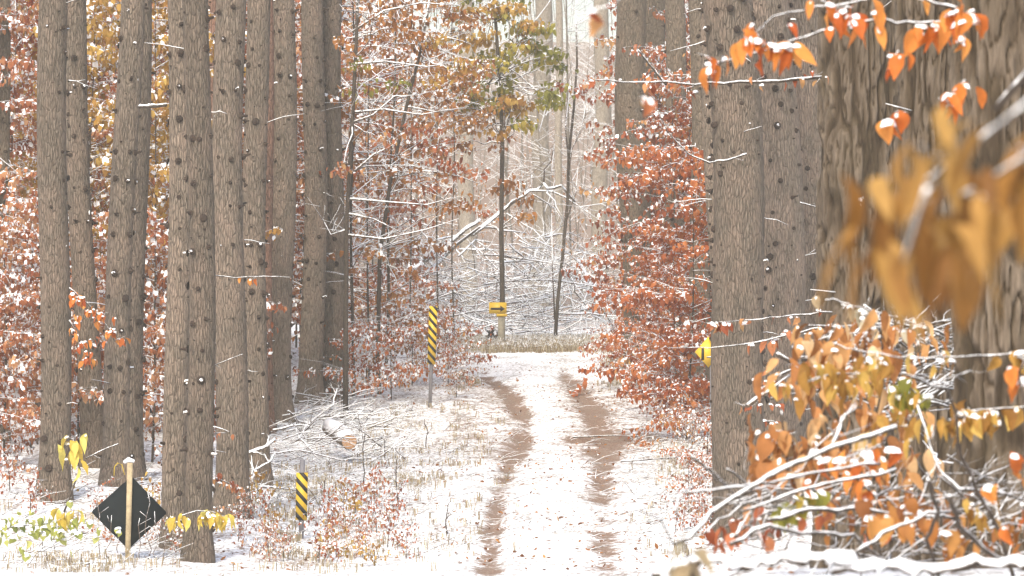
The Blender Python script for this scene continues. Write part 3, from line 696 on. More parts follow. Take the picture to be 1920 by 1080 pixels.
# fallen crown behind the arrow sign
D0 = 104.0
ft = empty('fallen_tree', gx(900, D0), 'snow covered fallen tree crown sprawling behind the arrow sign', 'fallen tree')
rg = random.Random(5)
def FB(pts, r0, r1, forks, seed, d=D0, fl=.4, spread=.6, nm='branch'):
    branch_thing(nm, [P(x, y, d + rg.uniform(-1.5, 1.5)) for x, y in pts], r0, r1, None, None, forks=forks, seed=seed, parent=ft, fl=fl, sides=6, spread=spread)
FB([(768, 512), (820, 470), (872, 432), (900, 412)], .085, .05, 3, 1, fl=.3, nm='trunk')
FB([(790, 520), (845, 468), (900, 425)], .06, .035, 3, 2, fl=.4)
FB([(885, 440), (945, 388), (985, 362), (1020, 346), (1050, 350), (1078, 378)], .06, .03, 4, 3, fl=.35)
FB([(860, 480), (890, 450), (920, 455)], .03, .02, 2, 4)
FB([(1000, 365), (1040, 390), (1060, 420)], .02, .01, 2, 41); FB([(950, 400), (1000, 430), (1035, 470)], .02, .01, 3, 42)
for k in range(80):
    x = rg.uniform(765, 1150); y = rg.uniform(478, 632) if rg.random() < .85 else rg.uniform(410, 490); L = rg.uniform(60, 210); a = R(rg.gauss(0, 17) if rg.random() < .7 else rg.uniform(-70, 70))
    if y < 480: L *= .5
    r0 = rg.uniform(.015, .04); dd = rg.uniform(99, 112)
    FB([(x - L / 2 * math.cos(a), y - L / 2 * math.sin(a)), (x, y + rg.uniform(-5, 5)), (x + L / 2 * math.cos(a), y + L / 2 * math.sin(a))], r0, r0 * .4, 3, 100 + k, dd, .5)
for k in range(14):
    x = rg.uniform(770, 1140); y = rg.uniform(520, 632); FB([(x - 70, y + rg.uniform(-25, 25)), (x, y), (x + 70, y + rg.uniform(-25, 25))], .03, .012, 5, 220 + k, rg.uniform(99, 104), .5)
ft = empty('brush_pile', gx(1010, 108), 'snowy heap of thin crossed branches behind the bend', 'brush pile')
for k in range(90):
    x = rg.uniform(780, 1150); y = rg.uniform(470, 628); L = rg.uniform(40, 150); a = R(rg.gauss(0, 30) if rg.random() < .6 else rg.uniform(-80, 80))
    FB([(x - L / 2 * math.cos(a), y - L / 2 * math.sin(a)), (x, y + rg.uniform(-6, 6)), (x + L / 2 * math.cos(a), y + L / 2 * math.sin(a))], rg.uniform(.012, .028), .008, 5, 800 + k, rg.uniform(103, 112), .6, .9)
# dark root plate beside the sign
st = MB(); rg2 = random.Random(8)
base = gx(918, 96)
for k in range(26):
    a = rg2.uniform(0, 6.28); L = rg2.uniform(.15, .42); e = np.array([math.cos(a) * .7, rg2.uniform(-.4, .4), abs(math.sin(a)) * 1.1]); st.tube(stick_pts(rg2, (rg2.uniform(-.1, .1), 0, .02), e * L, 4, .08), np.linspace(.07, .015, 5), 6)
tag(st.build('broken_stump', [simple('rotten_wood', (.018, .012, .014), .9)], None, True, base), 'small dark broken stump just left of the arrow sign post', 'stump')

# brush heap left, individually lying branches
GB = 'snowy branches heaped left of the trail'
heap = [
    ([(458, 853), (500, 836), (515, 822)], .028, .02, 'bare cut branch end poking out left of the heap over a trunk', 57),
    ([(512, 806), (560, 797), (600, 803), (650, 815)], .022, .010, 'long thin branch across the front of the heap', 66),
    ([(556, 812), (590, 786), (625, 758), (632, 728)], .026, .010, 'branch rising toward the paired trunks', 70),
    ([(600, 780), (660, 782), (720, 784)], .035, .03, 'straight snow topped pole lying flat on the heap', 72),
    ([(540, 770), (560, 790), (600, 800), (640, 830)], .02, .012, 'curved branch sloping down behind the log', 69),
    ([(560, 770), (620, 765), (690, 770), (735, 785)], .02, .01, 'slender branch along the back of the heap', 73),
    ([(470, 905), (480, 880), (505, 866), (515, 850)], .02, .012, 'arched snowy branch at the foot of the cluster trunks', 56),
    ([(468, 940), (490, 912), (560, 920)], .018, .01, 'low snowy branch left of the near marker', 55),
    ([(500, 850), (560, 845), (640, 862), (700, 858)], .018, .008, 'flat branch on the snow in front of the log', 62),
    ([(590, 850), (560, 820), (575, 800)], .02, .01, 'short forked branch left of the log', 64),
    ([(690, 870), (735, 840), (770, 822)], .016, .006, 'thin branch leaning right beyond the log', 63),
]
for i, (pts, r0, r1, l, d) in enumerate(heap):
    branch_thing('fallen_branch', [P(x, y, d + .3 * k) for k, (x, y) in enumerate(pts)], r0, r1, l, GB, forks=4, seed=300 + i, fl=.35)
bp = empty('brush_pile', gx(610, 69), 'tangled heap of thin snowy brush beside the cut log', 'brush pile')
for k in range(96):
    Y = rg.uniform(61, 74); x = rg.gauss(615, 62); X = (x - 960) / F * Y; z = G(X, Y) + rg.uniform(0, .42); a = rg.gauss(0, .9); L = rg.uniform(.4, 1.3); e = rg.gauss(.1, .22)
    branch_thing('branch', [(X, Y, z), (X + math.cos(a) * L / 2, Y + math.sin(a) * L / 2, z + e * L / 2 + .04), (X + math.cos(a) * L, Y + math.sin(a) * L, max(z + e * L, G(X + math.cos(a) * L, Y + math.sin(a) * L)))],
                 rg.uniform(.008, .018), .005, None, None, forks=3, seed=400 + k, parent=bp, fl=.45, sides=5)
m_, t, o_ = mat('sawn_wood'); v = coords(t); ln_ = t.nodes.new('ShaderNodeVectorMath'); ln_.operation = 'LENGTH'; t.links.new(v, ln_.inputs[0])
wv_ = N(t, 'ShaderNodeMath', operation='MULTIPLY'); t.links.new(ln_.outputs['Value'], wv_.inputs[0]); wv_.inputs[1].default_value = 420
sn_ = N(t, 'ShaderNodeMath', operation='SINE'); t.links.new(wv_.outputs[0], sn_.inputs[0]); ns_ = noise(t, v, 26, 4)
c_ = mixc(t, .5, ramp(t, sn_.outputs[0], [(0, (.52, .29, .14)), (1, (.36, .17, .08))]), ramp(t, ns_, [(.35, (.25, .13, .07)), (.6, (.60, .36, .19))])); SAWN = m_
p_ = pbsdf(t, c_, .85); t.links.new(p_.outputs[0], o_.inputs[0])
# cut log, end facing the camera
def cut_log():
    c = P(655, 828, 63.5); back = c + Vector((-.42, 1.5, .18)); root = empty('cut_log', c, 'short sawn log end-on with orange cut face and snow cap', 'log')
    d = (back - c); pts = [d * t for t in (0, .33, .66, 1)]; mb = MB(); mb.tube(pts, [.135, .135, .13, .125], 18, 0); mb.build('bark_log', [LOGM], root, True)
    q = Vector((0, 1, 0)).rotation_difference(d.normalized()); m2 = MB(); sides = 20; v = [(0, -.004, 0)] + [tuple(q @ Vector((math.cos(a) * .127, -.006, math.sin(a) * .127))) for a in np.linspace(0, 2 * np.pi, sides, endpoint=False)]
    m2.add(v, [(0, 1 + i, 1 + (i + 1) % sides) for i in range(sides)], 0); m2.build('cut_face', [SAWN], root)
    m3 = MB(); sp = [p + Vector((0, 0, .075)) for p in pts]; m3.tube(sp, [.105, .125, .12, .10], 14); m3.build('snow_cap', [SNOW], root, True)
cut_log()
for i, (x, y, l) in enumerate([(1150, 822, 'dark stick lying across the right wheel track'), (1260, 800, 'thin forked stick on the snow below the rust shrubs'), (1290, 780, 'snowy twiggy branch left of the wide knotty trunk'), (1230, 868, 'slim stick on the right verge near the wide trunk'), (1275, 850, 'second slim stick on the right verge, a little higher')]):
    d = y2d(y); L = [.75, .5, .5, .6, .4][i]; c = P(x, y - 2, d)
    branch_thing('fallen_stick', [c + Vector((-L, .15, .0)), c + Vector((0, 0, .05)), c + Vector((L, -.1, .10 if i else .0))], .016, .007, l, 'sticks lying on the right verge', forks=1 if i == 0 else 4, seed=500 + i, m=TWIG_D, ridge=i > 0)

# ------------------------------------------------------------------ trail signs
YEL = simple('sign_yellow', (.66, .42, .03), .45, .4, .06); BLK = simple('sign_black', (.012, .010, .010), .5, .4, .1); GALV = simple('galvanised_post', (.17, .16, .17), .5, .4, .2); WOOD = simple('weathered_stake', (.33, .26, .16), .85, .2, .3, 20)
OLD = simple('weathered_post', (.28, .25, .19), .9, .2, .3, 10)
def clip_poly(poly, a, b, c):      # keep a*x+b*z<=c
    o = []
    for i in range(len(poly)):
        p, q = poly[i], poly[(i + 1) % len(poly)]; fp = a * p[0] + b * p[1] - c; fq = a * q[0] + b * q[1] - c
        if fp <= 0: o.append(p)
        if fp * fq < 0: t = fp / (fp - fq); o.append((p[0] + (q[0] - p[0]) * t, p[1] + (q[1] - p[1]) * t))
    return o
def striped_marker(x, ytop, ybot, wpx, d, posttop, label, tilt=0.0, tw=0.0):
    base = gx(x, d); root = empty('striped_marker', base, label, 'trail marker', 'yellow and black striped markers')
    s = d / F; W = wpx * s; zt = CZ - (ytop - 540) * s - base.z; zb = CZ - (ybot - 540) * s - base.z; H = zt - zb
    m = MB(); m.tube([(0, .02, -.2), (0, .02, CZ - (posttop - 540) * s - base.z)], .036, 8); m.build('post', [GALV], root)
    m = MB(); m.box((0, -.03, (zt + zb) / 2), (W, .004, H)); pn = m.build('panel', [YEL], root)
    m2 = MB(); pitch = W * 1.02; th = pitch * .46; slope = -1.08
    k = -1
    while k * pitch < H + W * 1.2:
        z0 = zb + k * pitch - W * .25
        poly = [(-W / 2, z0 - slope * W / 2), (W / 2, z0 + slope * W / 2), (W / 2, z0 + slope * W / 2 + th), (-W / 2, z0 - slope * W / 2 + th)]
        for c in ((0, 1, zt), (0, -1, -zb)): poly = clip_poly(poly, *c) if poly else poly
        if len(poly) > 2: m2.prism([(a * .985, b) for a, b in poly], -.0360, -.0325)
        k += 1
    sm = m2.build('stripe_print', [BLK], pn)
    root.rotation_euler = (0, tilt, tw); return root
striped_marker(564.5, 886, 975, 21.5, y2d(1010), 862, 'near black and yellow striped marker on a grey post, left of the trail', R(1))
striped_marker(806, 574, 683, 15.5, y2d(762), 590, 'far tall black and yellow striped marker among rust shrubs', R(2.0))

def arrow_sign():
    d = 94.0; base = gx(940, d); root = empty('arrow_sign', base, 'yellow rectangular sign with black arrow pointing right at the bend', 'sign')
    s = d / F; Z = lambda y: CZ - (y - 540) * s - base.z; X = lambda x: (x - 960) * s - base.x
    m = MB(); m.box((0, .04, (Z(588) - .2) / 2 + .0), (.17, .1, Z(572) + .2)); m.build('post', [OLD], root)
    m = MB(); m.box(((X(917) + X(950)) / 2, -.03, (Z(567) + Z(588)) / 2), (33 * s, .005, 21 * s)); pn = m.build('panel', [YEL], root)
    m = MB(); m.prism([(X(920), Z(577)), (X(938), Z(577)), (X(938), Z(573)), (X(947), Z(579)), (X(938), Z(585)), (X(938), Z(581)), (X(920), Z(581))], -.0365, -.034); m.build('arrow', [BLK], pn)
    m = MB(); m.box((X(941), -.03, Z(591)), (20 * s, .004, 5 * s)); m.build('lower_plate', [YEL], root)
arrow_sign()
def diamond_yellow():
    d = 66.0; base = gx(1334, d); root = empty('diamond_sign', base, 'yellow diamond warning sign half hidden by the wide knotty trunk', 'sign')
    s = d / F; Z = lambda y: CZ - (y - 540) * s - base.z; X = lambda x: (x - 960) * s - base.x
    m = MB(); m.tube([(0, .03, -.2), (0, .03, Z(640))], .03, 6); m.build('post', [GALV], root)
    m = MB(); m.prism([(X(1328), Z(631)), (X(1353), Z(660)), (X(1328), Z(689)), (X(1303), Z(660))], -.01, -.005); pn = m.build('panel', [YEL], root)
    m = MB(); m.prism([(X(1315), Z(653)), (X(1320), Z(653)), (X(1320), Z(675)), (X(1315), Z(675))], -.016, -.0135); m.build('symbol', [BLK], pn)
diamond_yellow()
def diamond_dark():
    d = y2d(1064); s = d / F; base = gx(240, d); root = empty('trail_sign', base, 'dark back of a diamond trail sign on a pale wooden stake', 'sign')
    Z = lambda y: CZ - (y - 540) * s - base.z; X = lambda x: (x - 960) * s - base.x
    def rr(pts, k=.10):
        o = []
        for i in range(len(pts)):
            p = Vector(pts[i]); a = Vector(pts[i - 1]); b = Vector(pts[(i + 1) % len(pts)])
            for t in (0, .33, .66, 1): o.append(tuple(((p + (a - p) * k) * (1 - t) + (p + (b - p) * k) * t) * .5 + p * .5) if 0 < t < 1 else tuple(p + ((a if t == 0 else b) - p) * k))
        return o
    m = MB(); m.prism(rr([(X(246), Z(893)), (X(313), Z(962)), (X(240), Z(1031)), (X(170), Z(960))], .05), .035, .043); m.build('panel', [simple('dark_sign_back', (.010, .013, .015), .9, .05, .15)], root)
    m = MB(); m.prism([(X(234), -.3), (X(243), -.3), (X(249), Z(868)), (X(239), Z(868))], -.03, .03); m.build('stake', [WOOD], root)
    m = MB(); m.tube([(X(232), 0, Z(867)), (X(241), 0, Z(862)), (X(252), 0, Z(865))], [.02, .035, .02], 8); m.build('snow_cap', [SNOW], root, True)
    m = MB(); m.tube([(X(214), -.02, Z(892)), (X(215), -.02, Z(875)), (X(221), -.02, Z(868)), (X(229), -.02, Z(871)), (X(234), -.02, Z(890))], [.006, .008, .008, .008, .006], 6); m.build('curled_strap', [LM['yellow']], root)
diamond_dark()

# ------------------------------------------------------------------ arrow tree with olive/ochre leaves, thin right tree
def lone_tree(x, d, label, tops, r, clusters, forks=()):
    rng = random.Random(int(x)); base = gx(x, d); root = empty('young_tree', base, label, 'tree'); b = np.array(tuple(base))
    mb = MB(); pts = [np.array(tuple(P(px, py, d))) - b for px, py in tops]; pts = [np.array([0, 0, -.1])] + pts
    mb.tube(pts, np.linspace(r, r * .5, len(pts)), 8, 0)
    lvs = {}
    for (cx, cy, rx, ry, n, pal, size) in clusters:
        t = min(pts, key=lambda p: abs(p[2] - (P(cx, cy, d).z - b[2] - .3))); 
        for k in range(max(2, n // 26)):
            e = np.array(tuple(P(cx + rng.uniform(-rx, rx), cy + rng.uniform(-ry, ry), d + rng.uniform(-.8, .8)))) - b; e0 = t + np.array([0, 0, rng.uniform(-.3, .3)])
            bpts = stick_pts(rng, e0, e, 5, .04); mb.tube(bpts, np.linspace(r * .3, .006, 6), 4, 1, cap=False)
            lv = lvs.setdefault(pal, Leaves(rng)); tone0 = rng.gauss(.5, .2)
            for q in range(26):
                pp = bpts[-1] + np.array([rng.gauss(0, .16), rng.gauss(0, .14), rng.gauss(0, .07)]); lv.add(pp, (rng.uniform(-1, 1), rng.uniform(-1, 1), .1), size * rng.uniform(.6, 1.2), min(1, max(0, tone0 + rng.gauss(0, .2))), rng.random() * .6)
    for fp in forks:
        q = [np.array(tuple(P(px, py, d))) - b for px, py in fp]; mb.tube(q, np.linspace(r * .5, .006, len(q)), 5, 1)
        for k in range(10):
            i = rng.randint(0, len(q) - 2); s0 = q[i] + (q[i + 1] - q[i]) * rng.random(); mb.tube(stick_pts(rng, s0, s0 + np.array([rng.uniform(-.5, .5), rng.uniform(-.3, .3), rng.uniform(.0, .5)]), 3, .03), np.linspace(.008, .003, 4), 3, 1)
    mb.build('trunk', [TWIG_D, TWIG_S], root)
    for pal, lv in lvs.items(): lv.build('crown', [LM[pal], SNOW], root, width=.55)
lone_tree(942, 96.5, 'young tree with olive and ochre leaves rising behind the arrow sign', [(942, 560), (940, 440), (941, 340), (942, 250), (936, 140), (928, 20), (924, -60)], .072, [
    (935, 215, 55, 35, 230, 'ochre', .24), (905, 150, 60, 45, 420, 'olive', .24), (960, 90, 65, 45, 420, 'olive', .24), (920, 40, 75, 45, 320, 'ochre', .22), (1040, 145, 20, 50, 230, 'olive', .24), (985, 240, 16, 16, 50, 'olive', .22),
    (885, 260, 60, 18, 80, 'rust', .17), (955, 355, 30, 22, 60, 'brown', .22), (985, 385, 16, 25, 40, 'brown', .22), (880, 200, 30, 30, 120, 'ochre', .2), (1000, 60, 45, 50, 90, 'ochre', .2), (900, 10, 90, 30, 260, 'olive', .24), (900, 400, 25, 30, 50, 'rust', .17)])
lone_tree(1040, 98, 'slender bare young tree forking beside the fallen crown', [(1046, 560), (1056, 470), (1064, 380), (1066, 300), (1076, 200), (1082, 120), (1080, 20)], .05, [], forks=[[(1064, 340), (1072, 280), (1090, 240), (1100, 190)], [(1066, 300), (1060, 240), (1070, 150)], [(1060, 420), (1080, 360), (1084, 310)], [(1040, 600), (1036, 500), (1034, 400)]])

lone_tree(648, 72, 'young tree with dark upright stem and level snowy side branches touching the paired trunks', [(648, 640), (650, 420), (660, 240), (668, 80), (672, -60)], .055, [
    (700, 60, 60, 40, 120, 'brown', .16), (690, 300, 50, 40, 100, 'rust', .15), (700, 150, 50, 40, 80, 'olive', .15)], forks=[
    [(652, 372), (720, 378), (800, 384), (850, 370)], [(666, 120), (720, 115), (800, 125), (850, 118)], [(660, 230), (700, 215), (740, 180), (790, 178)], [(651, 400), (700, 410), (760, 440)], [(655, 330), (700, 290), (740, 270)],
    [(660, 60), (720, 20), (790, 5), (860, 10)], [(650, 430), (620, 440), (605, 410)], [(664, 210), (720, 205), (790, 215), (840, 205)], [(650, 440), (720, 448), (800, 430), (860, 410)]])
lone_tree(712, 77, 'young tree with slanting dark stem leaning up to the right, rust and brown leaves', [(708, 680), (712, 480), (732, 340), (762, 200), (790, 90), (812, -40)], .05, [
    (800, 60, 60, 50, 160, 'brown', .17), (860, 110, 50, 40, 130, 'ochre', .17), (780, 250, 60, 40, 140, 'rust', .16), (830, 330, 60, 30, 160, 'rust', .16), (750, 400, 60, 30, 120, 'rust', .16), (850, 390, 40, 20, 70, 'brown', .17), (730, 520, 40, 40, 90, 'brown', .16)],
    forks=[[(735, 330), (800, 320), (860, 330), (900, 345)], [(765, 200), (820, 210), (880, 200)], [(712, 480), (660, 470), (630, 450)], [(790, 90), (840, 70), (880, 80)]])
# ------------------------------------------------------------------ hanging branches, low plants
def overhang(pts, d, r0, r1, label, cat, group, nleaf=30, size=.1, pal='orange', spread=.06, snow=.7, pads=True, seed=0, twigs=4, name='overhanging_branch', droop=1.05, span=(0, 1), width=.5, tw=.25, ridge=True, leafdrop=0):
    rng = random.Random(seed + 9000); ps = [np.array(tuple(P(x, y, d + (dd[0] if dd else 0)))) for x, y, *dd in pts]; base = ps[0]; ps = [p - base for p in ps]
    root = empty(name, Vector(base), label, cat, group); mb = MB(); L = sum(np.linalg.norm(ps[i + 1] - ps[i]) for i in range(len(ps) - 1))
    Q = []
    for i in range(len(ps) - 1):
        for t in (0, .25, .5, .75): Q.append(ps[i] + (ps[i + 1] - ps[i]) * t + np.array([0, rng.gauss(0, 1), rng.gauss(0, 1)]) * L * .004)
    Q.append(ps[-1]); rad = np.linspace(r0, r1, len(Q)); mb.tube(Q, rad, 7)
    if ridge: snow_ridge(mb, Q, rad, rng, 1)
    att = [Q[i] for i in range(int(span[0] * (len(Q) - 1)), max(1, int(span[1] * (len(Q) - 1))) + 1)]
    ends = []
    for k in range(twigs):
        a = rng.choice(att); e = a + np.array([rng.uniform(-1, 1), rng.uniform(-.4, .4), rng.uniform(-.6, .45)]) * L * tw; q = stick_pts(rng, a, e, 4, .04); rr = np.linspace(r1 * .9, r1 * .35, 5); mb.tube(q, rr, 5)
        if ridge: snow_ridge(mb, q, rr, rng, 1)
        ends += q[1:]
    mb.build('branch', [TWIG_D, SNOW], root, True)
    lv = Leaves(rng); att2 = att + ends * 2
    for k in range(nleaf):
        a = rng.choice(att2); pp = a + np.array([rng.gauss(0, 1), rng.gauss(0, 1) * .6, rng.gauss(0, .4) - leafdrop]) * spread * .5
        lv.add(pp, (rng.uniform(-1, 1), rng.uniform(-1, .4), -.3), size * rng.uniform(.7, 1.15), rng.random(), rng.random() * (.35 + snow))
    if nleaf: lv.build('leaves', [LM[pal], SNOW], root, droop=droop, width=width, pads=pads)
    return root
GO = 'snow dusted leafy branches hanging over the trail'
OB = 'hanging branch'
overhang([(1790, 42), (1700, 40), (1620, 38), (1540, 60), (1440, 92), (1350, 118)], 12.5, .0065, .002, 'branch of bright orange leaves hanging across the upper right trunks', OB, GO, 30, .105, 'orange', .05, .75, seed=1, twigs=7, tw=.12)
overhang([(1800, 20), (1700, -10), (1560, 10), (1450, 30), (1380, 95)], 12.2, .006, .002, 'upper orange-leaved branch running along the top right edge', OB, GO, 34, .10, 'orange', .06, .75, seed=2, twigs=8, tw=.10)
overhang([(1810, 150), (1790, 170), (1770, 190)], 12, .003, .001, 'small cluster of orange leaves with a white snow cap on the rough bark', OB, GO, 9, .095, 'orange', .04, .9, seed=3, twigs=2, tw=.3)
overhang([(1700, 210), (1680, 210), (1670, 222)], 12, .002, .001, 'single small bunch of snow capped orange leaves left of the larger cluster', OB, GO, 5, .09, 'orange', .02, 1.0, seed=4, twigs=0)
overhang([(1540, 148), (1440, 152), (1330, 158), (1220, 154), (1115, 150)], 26, .012, .004, 'long bare snow lined branch reaching left from the knotty trunks', OB, GO, 22, .08, 'rust', .08, .8, seed=5, twigs=6, tw=.07)
overhang([(1400, 288), (1365, 300), (1330, 305), (1290, 288), (1250, 245), (1235, 210)], 34, .010, .004, 'curved bare snowy twig crossing the edge of the wide knotty trunk', OB, GO, 0, seed=6, twigs=3, tw=.12)
overhang([(1250, 160), (1225, 130), (1195, 92)], 30, .012, .006, 'short dark slanting twig with snow above the rust beech', OB, GO, 0, seed=7, twigs=2, tw=.3)
overhang([(1560, 585), (1480, 592), (1410, 600), (1340, 604)], 26, .007, .002, 'thin snowy twig with small red leaves, upper of two across the wide trunk', OB, GO, 18, .10, 'rust', .05, .8, seed=8, twigs=2, tw=.08)
overhang([(1560, 610), (1480, 628), (1400, 645), (1330, 652), (1250, 652)], 26, .008, .002, 'thin snowy twig with red leaves passing in front of the yellow diamond', OB, GO, 9, .11, 'rust', .05, .8, seed=9, twigs=2, tw=.08, span=(0, .55))
overhang([(1325, 670), (1350, 668), (1368, 680)], 60, .012, .005, 'tiny pale twig below the yellow diamond sign', OB, GO, 0, seed=10, twigs=0)
overhang([(1440, 690), (1440, 720), (1425, 760), (1430, 790)], 26, .005, .002, 'sprig of red snowy leaves low on the wide knotty trunk', OB, GO, 22, .08, 'rust', .10, .8, seed=11, twigs=4)
overhang([(1200, 182), (1210, 186), (1225, 184)], 9, .002, .001, 'blurred snow laden leaf pair hanging left of the wide trunk', OB, GO, 3, .05, 'rust', .012, 1.2, seed=12, twigs=0)
overhang([(1180, -20), (1150, 10), (1108, 18)], 8, .002, .001, 'single blurred red leaf with snow hanging at the top centre', OB, GO, 2, .062, 'rust', .006, .9, seed=13, twigs=0, span=(.9, 1))
overhang([(1620, 370), (1610, 378), (1604, 384)], 14, .002, .001, 'lone snowy leaf in front of the left furrowed trunk', OB, GO, 2, .08, 'orange', .01, 1.2, seed=14, twigs=0)
overhang([(1790, 440), (1785, 455)], 13, .002, .001, 'lone orange leaf with snow under the big blurred leaves', OB, GO, 3, .10, 'orange', .02, 1.0, seed=15, twigs=0)
overhang([(1500, 380), (1520, 385), (1550, 395)], 30, .007, .003, 'short snowy dead twig in front of the third knotty trunk', OB, GO, 0, seed=16, twigs=2, tw=.4)
overhang([(1685, 95), (1675, 110), (1665, 125)], 12, .002, .001, 'pair of slim orange leaves under the top branch', OB, GO, 5, .09, 'orange', .025, .2, seed=17, twigs=0)
# big blurred foreground leaves
GF = 'out of focus brown leaves close to the camera'
overhang([(1980, 150), (1900, 215), (1800, 290), (1740, 340), (1690, 400)], 3.6, .0045, .002, 'blurred near branch of large golden brown leaves at the right edge', OB, GF, 40, .088, 'gold', .09, 0, seed=21, twigs=7, tw=.2, width=.30, leafdrop=.5, ridge=False)
overhang([(1965, 85), (1925, 140), (1865, 205)], 8, .011, .007, 'thick blurred branch with bright snow at the right edge', OB, GF, 0, seed=22, twigs=0)
overhang([(1985, 250), (1930, 290), (1850, 340), (1800, 370)], 3.5, .003, .002, 'second blurred near sprig of golden brown leaves, lower at the right edge', OB, GF, 30, .08, 'gold', .12, .06, seed=23, twigs=4, tw=.3, width=.32, ridge=False)
overhang([(1740, 350), (1715, 430), (1690, 510)], 3.4, .003, .002, 'lowest blurred brown leaf tips hanging in front of the furrowed trunk', OB, GF, 7, .085, 'gold', .05, 0, seed=24, twigs=0, width=.28, ridge=False)
overhang([(1300, 1090), (1290, 1050), (1278, 990)], 6.5, .003, .002, 'upright curled brown leaf at the bottom near the trail', OB, GF, 5, .09, 'tan', .01, 0, seed=25, twigs=0, droop=.5, width=.6, ridge=False)
# orange undergrowth in front of the rough trunks
GU = 'orange and tan leafy sprays in front of the furrowed trunks'
overhang([(1560, 900), (1550, 800), (1530, 700), (1560, 620)], 14, .006, .003, 'dense bright orange spray rising beside the wide knotty trunk', 'leafy spray', GU, 80, .12, 'apricot', .16, .2, seed=31, twigs=9, tw=.22, width=.40)
overhang([(1640, 900), (1640, 790), (1660, 700), (1650, 610)], 14.5, .006, .003, 'orange and tan spray left of the middle furrowed trunk', 'leafy spray', GU, 90, .11, 'apricot', .16, .2, seed=32, twigs=10, tw=.25, width=.4)
overhang([(1480, 900), (1470, 820), (1465, 770)], 13.5, .004, .003, 'low orange leaves at the left end of the spray', 'leafy spray', GU, 44, .115, 'apricot', .12, .3, seed=33, twigs=5, tw=.25, width=.6)
overhang([(1960, 660), (1880, 665), (1780, 670), (1690, 672), (1600, 655)], 12.5, .004, .002, 'line of tan leaves hanging across the middle furrowed trunk', 'leafy spray', GU, 34, .085, 'ochre', .06, .6, seed=34, twigs=6, tw=.08)
overhang([(1960, 760), (1900, 765), (1820, 770), (1780, 790)], 12.5, .004, .002, 'lower line of tan leaves across the right edge trunk', 'leafy spray', GU, 30, .09, 'ochre', .05, .7, seed=35, twigs=5, tw=.08)
overhang([(1560, 560), (1600, 575), (1660, 590), (1720, 610)], 15, .004, .002, 'small snow capped tan leaves standing on top of the brush', 'leafy spray', GU, 16, .075, 'tan', .06, 1.0, seed=36, twigs=5, tw=.12)
overhang([(1940, 640), (1910, 700), (1925, 800), (1915, 900), (1925, 1000)], 11, .004, .002, 'orange leaves down the right picture edge', 'leafy spray', GU, 16, .085, 'orange', .07, .6, seed=37, twigs=5, tw=.08)
overhang([(1660, 980), (1640, 930), (1600, 890), (1610, 860)], 12.5, .005, .003, 'pale orange snowy leaves over the lower branches', 'leafy spray', GU, 26, .09, 'orange', .10, .9, seed=38, twigs=6, tw=.3)
overhang([(1470, 960), (1500, 930), (1580, 905), (1640, 880)], 13, .004, .002, 'green snow tipped leaves in the brush', 'leafy spray', GU, 16, .09, 'olive', .10, .9, seed=39, twigs=4, tw=.2, width=.6)
overhang([(1720, 640), (1730, 690), (1700, 720), (1720, 740)], 14, .004, .002, 'green leaves tucked under the brush top', 'leafy spray', GU, 12, .09, 'olive', .05, .5, seed=40, twigs=2, width=.7)
overhang([(1700, 1000), (1690, 960), (1660, 930)], 11.5, .004, .002, 'brown leaves in the middle of the brush heap', 'leafy spray', GU, 16, .09, 'brown', .10, .4, seed=41, twigs=4, tw=.3, width=.6)
overhang([(1800, 960), (1840, 940), (1880, 960)], 12, .004, .002, 'scattered brown leaves at the foot of the right edge trunk', 'leafy spray', GU, 14, .07, 'ochre', .14, .4, seed=42, twigs=4, tw=.4)

for i, (pts, d, n_, sz, pal, sn, l) in enumerate([
    ([(1520, 640), (1580, 625), (1660, 630), (1760, 640)], 17, 46, .10, 'apricot', .5, 'dried tan leaves caught in the top of the high brush'),
    ([(1500, 720), (1560, 700), (1640, 700)], 13.5, 40, .095, 'ochre', .6, 'ochre leaves on the upper spray beside the high brush'),
    ([(1450, 850), (1500, 830), (1580, 850), (1660, 830)], 14, 80, .11, 'apricot', .4, 'orange leaves just above the long diagonal branch'),
    ([(1560, 960), (1640, 940), (1720, 930), (1800, 930)], 13.5, 60, .085, 'brown', .4, 'dark brown dead leaves inside the brush'),
    ([(1660, 1010), (1740, 990), (1850, 1000), (1930, 990)], 13, 50, .08, 'brown', .6, 'brown snowy leaves low in the right corner'),
    ([(1700, 800), (1720, 760), (1760, 730)], 13, 26, .085, 'ochre', .5, 'ochre leaves on the lower part of the middle furrowed trunk'),
    ([(1380, 1000), (1440, 960), (1500, 950)], 13, 26, .085, 'rust', .6, 'rust leaves at the left end of the brush')]):
    overhang(pts, d, .004, .002, l, 'leafy spray', GU, int(n_ * 1.0), sz, pal, .16, sn * .45, seed=70 + i, twigs=9, tw=.28, width=.4, ridge=False)

